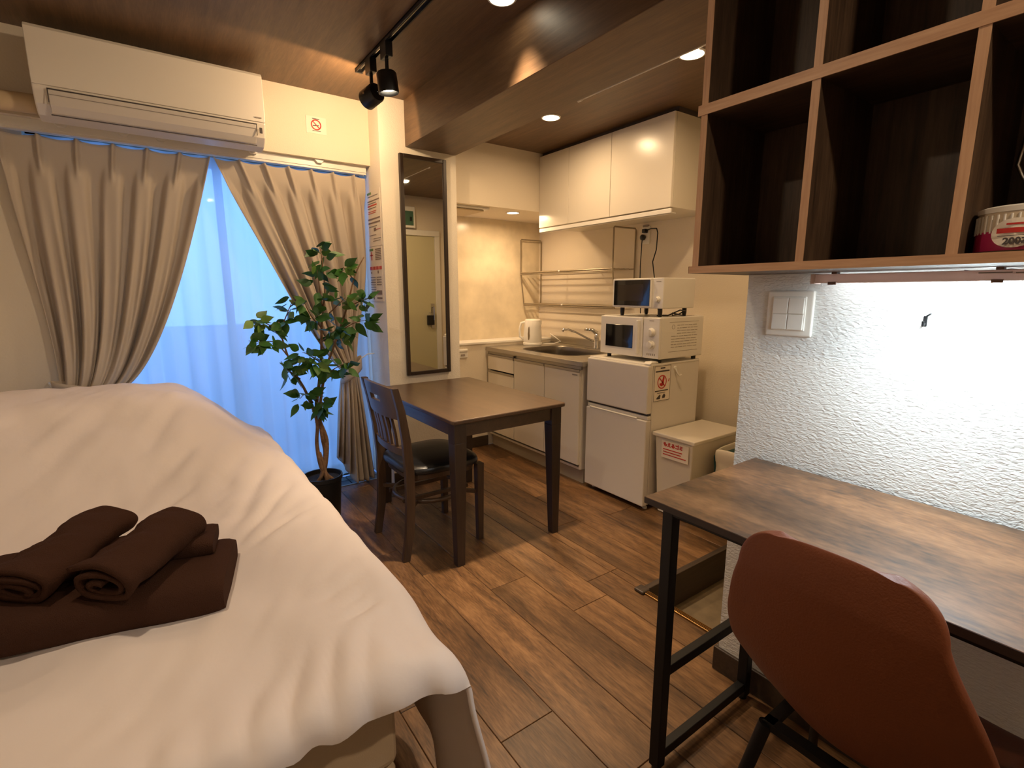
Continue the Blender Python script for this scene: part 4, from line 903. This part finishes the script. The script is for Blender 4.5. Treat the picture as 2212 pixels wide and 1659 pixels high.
def crz(x, y):
    s = 0
    for (a, b, amp, w_) in creases:
        ax, ay = a; bx, by = b; L2 = (bx-ax)**2+(by-ay)**2; t = ((x-ax)*(bx-ax)+(y-ay)*(by-ay))/L2; tc_ = max(0, min(1, t))
        d = math.hypot(x-ax-tc_*(bx-ax), y-ay-tc_*(by-ay)); k = math.sin(PI*min(1, max(0.0, t*0.94+0.03)))**0.8 if ay > 0.9 else (0.75*(1-sstep(0.25, 1.0, t)))
        s += 0.55*amp*math.exp(-((d-1.7*w_)/w_)**2)*k - amp*math.exp(-(d/w_)**2)*k
    return s
def top(x, y):
    z = ZB + 0.020*noise.noise(Vector((x*2.6, y*2.2, 0.3))) + 0.012*noise.noise(Vector((x*7+y*3, y*5, 1.7))) + crz(x, y)
    z += 0.006*(1-abs(noise.noise(Vector((x*9-y*7, y*3+x*2, 4))))) + 0.003*noise.noise(Vector((x*22-y*10, y*9+x*6, 8)))
    # pillows and folded quilt under the far end
    hx = 1-sstep(0.02, 0.40, x); hy = sstep(1.75, 2.65, y)
    z += 0.270*hx*hy + 0.02*hy*noise.noise(Vector((x*4, y*4, 5)))*hx
    z += 0.020*sstep(-0.6, 0.2, -x+0.0) * 0
    z += 0.018*math.exp(-((x-0.26)/0.12)**2)
    return z
BM = 0.080
def duv(u, v):
    return duv_ab(-1.58 + (1-(1-u)**1.5)*(1.58+0.50), -(FAR-YF) - 0.16 + (1-(1-v)**1.5)*((FAR-YF)+0.16+BM))
def duv_ab(a, b):      # a>0 past the side edge, b>0 past the foot edge
    hang = 0.47 if True else 0
    gx = RX*math.sin(min(a/RX, PI/2)) if a > 0 else a
    hx = (RX*(1-math.cos(min(a/RX, PI/2))) + max(0, a-RX*PI/2)) if a > 0 else 0
    gy = RY*math.sin(min(b/RY, PI/2)) if b > 0 else b
    hy = (RY*(1-math.cos(min(b/RY, PI/2))) + max(0, b-RY*PI/2)) if b > 0 else 0
    ew = 0.022*noise.noise(Vector((0.0, b*2.5, 9))) + 0.012*noise.noise(Vector((0, b*7, 3)))          # wavy side edge
    x = XE + gx; y = YF - gy
    w_ = sstep(0.03, 0.13, a) if a > 0 else 0
    if b > 0: y = YF - (gy*(1-w_) + (b*0.62)*w_)
    z = top(min(x, XE+0.03), max(y, YF-0.03)) - hx - hy*(1-w_)
    if a > 0:
        t = min(1, max(0, a)/0.12); x += ew*t + 0.05*sstep(0.1, 0.5, a)*(1+0.7*noise.noise(Vector((0, b*6, 7)))) + 0.014*sstep(0.05, 0.3, a)*math.sin(b*17+1)
    else: x += ew*sstep(-0.2, 0, a)
    if b > 0 and a < 0.1:
        y += 0.006*math.sin(x*60+2*noise.noise(Vector((x*8, 0, 0))))*sstep(0.02, 0.08, b)*(1-w_); z += 0.012*noise.noise(Vector((x*5, 1, 0)))*sstep(0.02, 0.08, b)*(1-w_)
    bb = -(FAR-YF) - b
    if bb > -0.05:
        t = bb+0.05; y = FAR - 0.05 + 0.06*math.sin(min(t/0.06, PI/2)); z -= 0.06*(1-math.cos(min(t/0.06, PI/2))) + max(0, t-0.094)
    return (x, y, max(z, 0.03))
dv = tag(MB().grid(duv, 200, 260).done('duvet', m_duvet, smooth=True, solid=0.012, off=-1, fix=False), 'rumpled white duvet covering the bed, humped over pillows at the far end', 'duvet')
# seam along the foot hem
MB().tube([Vector(duv_ab(a, BM-0.008)) + Vector((0, -0.004, 0)) for a in [-1.3+1.38*k/70 for k in range(71)]], 0.0035, 6).done('hem_piping', m_duvet, dv, smooth=True)

# ================================================================== TOWELS
def rolled(name, c, L, r1, r2, ang, lab, turns=2.6, squash=0.72, th=0.011, tilt=0.0, grp='rolled brown towels on the folded towel'):
    # a spiral roll; its open end is at local -x
    n = 110; pts = []
    for k in range(n+1):
        t = k/n; a = t*turns*2*PI; r = r1*(1-0.74*t) + 0.0035*noise.noise(Vector((a*1.1, c[0]*9, 2)))
        pts.append((r*math.cos(a+0.6), r*squash*math.sin(a+0.6) - 0.012*t))
    t0 = bpy.data.objects.new
    b = MB(); b.M = Matrix.Translation(c) @ Matrix.Rotation(ang, 4, 'Z') @ Matrix.Rotation(tilt, 4, 'Y')
    NL = 34
    def f(u, v):
        i = min(int(u*n+0.5), n); px, pz = pts[i]; x = (v-0.5)*L; s = 1.0 - 0.12*v + 0.03*math.sin(v*PI)
        w_ = 0.007*noise.noise(Vector((x*16, px*14, pz*14+c[1])))+0.003*noise.noise(Vector((x*45, px*30+x*25, c[1])))
        jag = (0.006*noise.noise(Vector((u*9, 0.5, c[0]))) if v == 0 else 0)
        return (x+jag, px*s+w_, pz*s+w_)
    b.grid(f, n+1, NL)
    # far end closed by a cap
    o = b.done(name, m_towel, None, smooth=True, solid=th, off=0, fix=False, origin=c)
    return tag(o, lab, 'towel', grp)
def folded(name, c, sx__, sy__, h, layers, ang, lab, th):
    t = empty(name, c, lab, 'towel')
    for k in range(layers):
        z0 = c[2]+k*h/layers; z1 = z0+h/layers*0.98; 
        def f(u, v):
            # closed rounded slab cross section swept along x
            a = 2*PI*u; e = 0.35; cc, ss = math.cos(a), math.sin(a)
            yy_ = math.copysign(abs(cc)**e, cc)*sy__/2; zz = math.copysign(abs(ss)**0.7, ss)*(z1-z0)/2
            q_ = abs(v-0.5)*2; sh_ = (1-max(0, q_-0.93)/0.07*0.25)
            x = (v-0.5)*sx__*(1+0.01*noise.noise(Vector((k*3.1, yy_*8, 0)))); 
            w_ = 0.006*noise.noise(Vector((x*7, yy_*7, k*2)))
            p = Vector((x, yy_*(1+0.012*noise.noise(Vector((x*5, k, 1)))), (z0+z1)/2-c[2]+zz*sh_+w_)); p.rotate(Matrix.Rotation(ang, 3, 'Z')); return p + Vector(c)
        b = MB(); b.grid(f, 48, 40, closed=True)
        n_0 = len(b.v)
        for j in (0, 39): b.f.append(tuple(j*48+i for i in (range(48) if j else reversed(range(48))))); b.mi.append(0)
        b.done('fold', m_towel, t, smooth='auto')
    return t
bt = folded('folded_towel', (-0.154, 1.338, 0.573), 0.50, 0.25, 0.092, 1, math.radians(-13), 'large brown bath towel folded flat, lowest of the towel pile', 0.02)
bt2 = folded('folded_towel', (-0.140, 1.400, 0.656), 0.43, 0.12, 0.045, 1, math.radians(-11), 'second folded brown towel, its end showing behind the rolled towels', 0.02)
r1_ = rolled('rolled_towel', (-0.066, 1.302, 0.712), 0.235, 0.068, 0.03, math.radians(50), 'rolled brown towel on the right of the pile with its spiral end forward', 2.2, 0.60, tilt=-0.09)
r2_ = rolled('rolled_towel', (-0.205, 1.405, 0.712), 0.26, 0.070, 0.03, math.radians(56), 'rolled brown towel at the left of the pile with its spiral end forward', 2.5, 0.48, tilt=-0.09)

# ================================================================== CURTAINS
def curtain(u, v, side):
    # v 0 top .. 1 hem
    if side == 'L':
        zt_, zb_ = 1.978, 0.12; tz_ = 0.775; n = 6.0
        xl = lambda z: -0.475 + 0.06*sstep(1.9, 0.8, z) if z > tz_ else -0.415
        def xr(z):
            if z > tz_: t = (z-tz_)/(zt_-tz_); return -0.175 + 0.515*(t**0.62)
            return -0.175
        y0 = 3.268
    else:
        zt_, zb_ = 1.978, 0.015; tz_ = 0.765; n = 6.6
        def xl(z):
            if z > tz_: t = (z-tz_)/(zt_-tz_); return 0.962 - 0.612*(t**0.80)
            t = (tz_-z)/tz_; return 0.962 - 0.10*(t**0.7)
        xr = lambda z: 1.062 + 0.118*sstep(tz_, 1.5, z) if z > tz_ else 1.062 + 0.085*((tz_-z)/tz_)**0.8
        y0 = 3.255
    z = zt_ + (zb_-zt_)*v
    if side == 'R' and z < tz_: z += 0.19*(1-sstep(0.0, 0.55, u))*((tz_-z)/tz_)
    a, b = xl(z), xr(z)
    uu = u + (0.012+0.035*sstep(1.95, 1.5, z))*noise.noise(Vector((u*6, z*0.5, 3)))
    x = a + (b-a)*uu
    ph = 2*PI*n*uu
    top_ = sstep(1.78, 1.90, z)
    near = math.exp(-((z-tz_)/0.16)**2)
    cw = math.cos(ph + 0.9*noise.noise(Vector((u*4, z*1.2, 2)))); wave = math.tanh(2.2*cw)*0.85 + 0.40*math.cos(2*ph+z*1.5+3*noise.noise(Vector((u*9, 0, 5))))*(1-sstep(1.2, 1.9, z))
    pinch = max(0, math.cos(ph))**14
    wdt = (b-a)
    A = 0.030*(1-top_)*(1-0.55*near)
    A *= 0.8+0.7*noise.noise(Vector((u*7, z*0.8, 11)))+0.25
    y = y0 - A*wave - (0.034*pinch + 0.004)*top_ + 0.02*noise.noise(Vector((u*3, z*1.3, 6)))*(1-top_)
    if z < tz_ + 0.3:
        k = 1-sstep(0, 0.3, z-tz_) if z > tz_ else 1
        cx_ = (a+b)/2; s = (u*2-1); y -= 0.045*k*(1-s*s)
        if side == 'R' and z < tz_: y -= 0.035*math.cos(2*PI*4.2*u)*((tz_-z)/tz_)**0.6*0.6
    x += 0.006*math.sin(ph*1.0)*(1-top_)
    if top_ > 0: z += 0.010*(abs(math.sin(ph/2))*-1)*sstep(1.93, 1.978, z)
    return (x, y, z)
for side, lab in (('L', 'beige pleated curtain tied back on the left of the window'), ('R', 'beige pleated curtain tied back on the right of the window behind the plant')):
    c = empty('curtain', (-0.15 if side == 'L' else 0.9, 3.26, 0.1), lab, 'curtain', 'beige curtains at the window')
    MB().grid(lambda u, v: curtain(u, v, side), 220, 110).done('fabric', m_curtain, c, smooth=True, fix=False, solid=0.0022, off=0)
    if side == 'L': ax, bx, tz_, zz = -0.425, -0.165, 0.775, (0.035, -0.025)
    else: ax, bx, tz_, zz = 0.955, 1.075, 0.765, (-0.035, 0.06)
    def tb_(u, v):
        a = 2*PI*u; rx, ry = (bx-ax)/2+0.006, 0.062; q_ = (math.cos(a)+1)/2
        zc = tz_ + zz[0]*(1-q_) + zz[1]*q_
        return ((ax+bx)/2 + rx*math.cos(a), (3.232 if side == 'L' else 3.222) - ry*math.sin(a)*(1.15 if math.sin(a) > 0 else 0.8), zc + (v-0.5)*0.075)
    MB().grid(tb_, 40, 5, closed=True).done('tieback', m_curtain, c, smooth=True, solid=0.003)
    if side == 'L': MB().tube([(-0.43, 3.25, 0.81), (-0.448, 3.29, 0.83), (-0.45, 3.32, 0.83)], 0.004).done('tieback_hook', m_white, c)
    else: MB().tube([(1.075, 3.25, 0.83), (1.15, 3.29, 0.86), (1.20, 3.30, 0.86)], 0.004).done('tieback_hook', m_white, c)
shr = tag(MB().grid(lambda u, v: (-0.42+1.605*u + 0.004*math.sin(u*150), 3.36+0.013*math.sin(u*2*PI*15+0.8*math.sin(v*2.2))*(0.5+0.5*v)+0.012*noise.noise(Vector((u*14, v*2, 0))), 2.0-1.97*v), 330, 30).done('sheer_curtain', m_sheer, smooth=True, fix=False), 'white sheer curtain glowing with blue daylight across the glass door', 'curtain')

# ================================================================== FICUS TREE
tr_ = empty('potted_ficus', (0.685, 2.80, 0), 'tall leafy green ficus tree in a black pot by the window', 'plant')
px_, py_ = 0.685, 2.80
MB().lathe([(0.080, 0), (0.083, 0.004), (0.100, 0.235), (0.107, 0.240), (0.107, 0.262), (0.100, 0.262), (0.096, 0.235)], (px_, py_, 0), 40, cap=True).done('pot', m_pot, tr_, smooth='auto')
MB().lathe([(0.097, 0), (0.05, 0.008), (0.001, 0.012)], (px_, py_, 0.238), 24, cap=False).done('soil', m_soil, tr_, smooth=True)
def smooth_path(pts, n=5):
    P = [Vector(p) for p in pts]; out = []
    for i in range(len(P)-1):
        p0, p1_, p2_, p3 = P[max(i-1, 0)], P[i], P[i+1], P[min(i+2, len(P)-1)]
        for k in range(n):
            t = k/n; out.append(0.5*((2*p1_)+(-p0+p2_)*t+(2*p0-5*p1_+4*p2_-p3)*t*t+(-p0+3*p1_-3*p2_+p3)*t**3))
    out.append(P[-1]); return out
def branch(name, pts, r0, r1_):
    p = smooth_path(pts); n = len(p)
    return MB().tube(p, [r0+(r1_-r0)*i/(n-1) for i in range(n)], 8).done(name, m_trunk, tr_, smooth=True), p
Y = 2.79
stems = [
    ('trunk', [(0.675, Y, 0.235), (0.700, Y-0.01, 0.34), (0.715, Y, 0.46), (0.690, Y+0.01, 0.57), (0.678, Y, 0.66), (0.700, Y, 0.78), (0.715, Y-0.02, 0.92), (0.735, Y, 1.10), (0.755, Y-0.03, 1.28), (0.760, Y, 1.42)], 0.017, 0.003),
    ('trunk', [(0.705, Y-0.03, 0.235), (0.672, Y-0.02, 0.33), (0.665, Y, 0.45), (0.670, Y-0.015, 0.58), (0.630, Y, 0.74), (0.575, Y-0.02, 0.86), (0.540, Y, 1.00), (0.520, Y-0.02, 1.12)], 0.013, 0.003),
    ('trunk', [(0.690, Y+0.03, 0.235), (0.710, Y+0.02, 0.38), (0.690, Y-0.02, 0.50), (0.700, Y+0.02, 0.64), (0.745, Y+0.03, 0.84), (0.800, Y, 1.00), (0.865, Y-0.02, 1.18), (0.930, Y, 1.36), (0.985, Y, 1.46)], 0.012, 0.0025),
    ('root', [(0.73, Y-0.03, 0.235), (0.695, Y-0.02, 0.28), (0.70, Y, 0.36)], 0.012, 0.008), ('root', [(0.65, Y-0.02, 0.235), (0.68, Y-0.03, 0.29), (0.705, Y-0.01, 0.37)], 0.011, 0.008), ('root', [(0.69, Y-0.055, 0.237), (0.69, Y-0.03, 0.30), (0.675, Y-0.01, 0.40)], 0.011, 0.007)]
tips = []
for nm_, pts, a, b in stems: branch(nm_, pts, a, b)
subs = [[(0.555, Y, 0.94), (0.49, Y-0.05, 1.02), (0.42, Y-0.08, 1.03), (0.365, Y-0.10, 1.04)], [(0.535, Y, 1.03), (0.47, Y-0.03, 1.11), (0.40, Y-0.05, 1.13)], [(0.53, Y, 1.08), (0.56, Y-0.03, 1.16), (0.60, Y-0.04, 1.25)],
        [(0.60, Y-0.02, 0.82), (0.54, Y-0.07, 0.87), (0.50, Y-0.10, 0.93)], [(0.735, Y, 1.08), (0.67, Y-0.05, 1.15), (0.63, Y-0.08, 1.24)], [(0.745, Y, 1.18), (0.72, Y-0.06, 1.30), (0.71, Y-0.08, 1.38)], [(0.755, Y-0.02, 1.36), (0.75, Y-0.03, 1.45), (0.745, Y-0.02, 1.50)],
        [(0.82, Y, 1.05), (0.88, Y-0.06, 1.10), (0.94, Y-0.10, 1.12)], [(0.87, Y-0.01, 1.19), (0.94, Y-0.04, 1.22), (1.00, Y-0.05, 1.24)], [(0.92, Y, 1.34), (0.87, Y-0.04, 1.38), (0.85, Y-0.06, 1.40)], [(0.70, Y, 0.80), (0.77, Y-0.08, 0.87), (0.83, Y-0.12, 0.90)],
        [(0.71, Y, 0.90), (0.64, Y-0.08, 0.95), (0.60, Y-0.12, 0.97)], [(0.78, Y, 0.96), (0.84, Y+0.08, 1.02), (0.90, Y+0.13, 1.04)], [(0.69, Y, 0.60), (0.70, Y-0.03, 0.66), (0.69, Y-0.06, 0.71)], [(0.66, Y, 0.68), (0.62, Y-0.04, 0.74), (0.585, Y-0.05, 0.72)],
        [(0.72, Y, 1.00), (0.76, Y-0.10, 1.06), (0.78, Y-0.15, 1.09)], [(0.735, Y, 1.12), (0.80, Y-0.08, 1.20), (0.83, Y-0.12, 1.24)], [(0.715, Y, 0.86), (0.67, Y-0.13, 0.90), (0.65, Y-0.17, 0.92)]]
paths = []
for s_ in subs: paths.append(branch('branch', s_, 0.004, 0.0012)[1])
def leafmesh(nm_, L, Wd, m):
    me = bpy.data.meshes.new(nm_); vs = []; fs = []; n = 7
    for i in range(n+1):
        t = i/n; w_ = Wd*math.sin(PI*min(1, t*1.02)**0.75)*(1-t*0.25) if 0 < i < n else 0.0004; z = -0.22*L*t*t
        vs += [(L*t, -w_, z-0.18*w_+0.0), (L*t, 0, z-0.45*w_*0), (L*t, w_, z-0.18*w_)]
        vs[-2] = (L*t, 0, z-0.30*w_)
    for i in range(n):
        for k in range(2): a = i*3+k; fs.append((a, a+1, a+4, a+3))
    me.from_pydata(vs, [], fs); me.materials.append(m)
    for p in me.polygons: p.use_smooth = True
    return me
lm = [leafmesh('leaf', 0.064, 0.0200, m_leaf), leafmesh('leaf', 0.072, 0.0215, m_leaf), leafmesh('leaf', 0.056, 0.0180, m_leaf2), leafmesh('leaf', 0.062, 0.0190, m_leaf)]
random.seed(11); cnt = 0
org = WO[tr_.name]
def addleaf(p, d, k):
    o = bpy.data.objects.new('leaf', lm[k]); COL.objects.link(o); o.parent = tr_
    o.location = Vector(p) - org; d = Vector(d).normalized()
    q_ = d.to_track_quat('X', 'Y' if random.random() < 0.6 else 'Z'); o.rotation_mode = 'QUATERNION'; o.rotation_quaternion = q_ @ Matrix.Rotation(random.uniform(-0.9, 0.9), 3, 'X').to_quaternion()
    s = random.uniform(0.95, 1.35); o.scale = (s, s, s)
for pth in paths:
    n = len(pth)
    for r_ in range(16):
        i = random.randint(n//3, n-1); p = pth[i]; cnt += 1
        d = Vector((random.uniform(-1, 1), random.uniform(-1, 0.7), random.uniform(-0.75, 0.45))); off = d.normalized()*random.uniform(0.0, 0.045)
        addleaf(p+off, d, random.choice((0, 0, 1, 1, 3, 3, 1, 2)))
print('leaves', cnt)
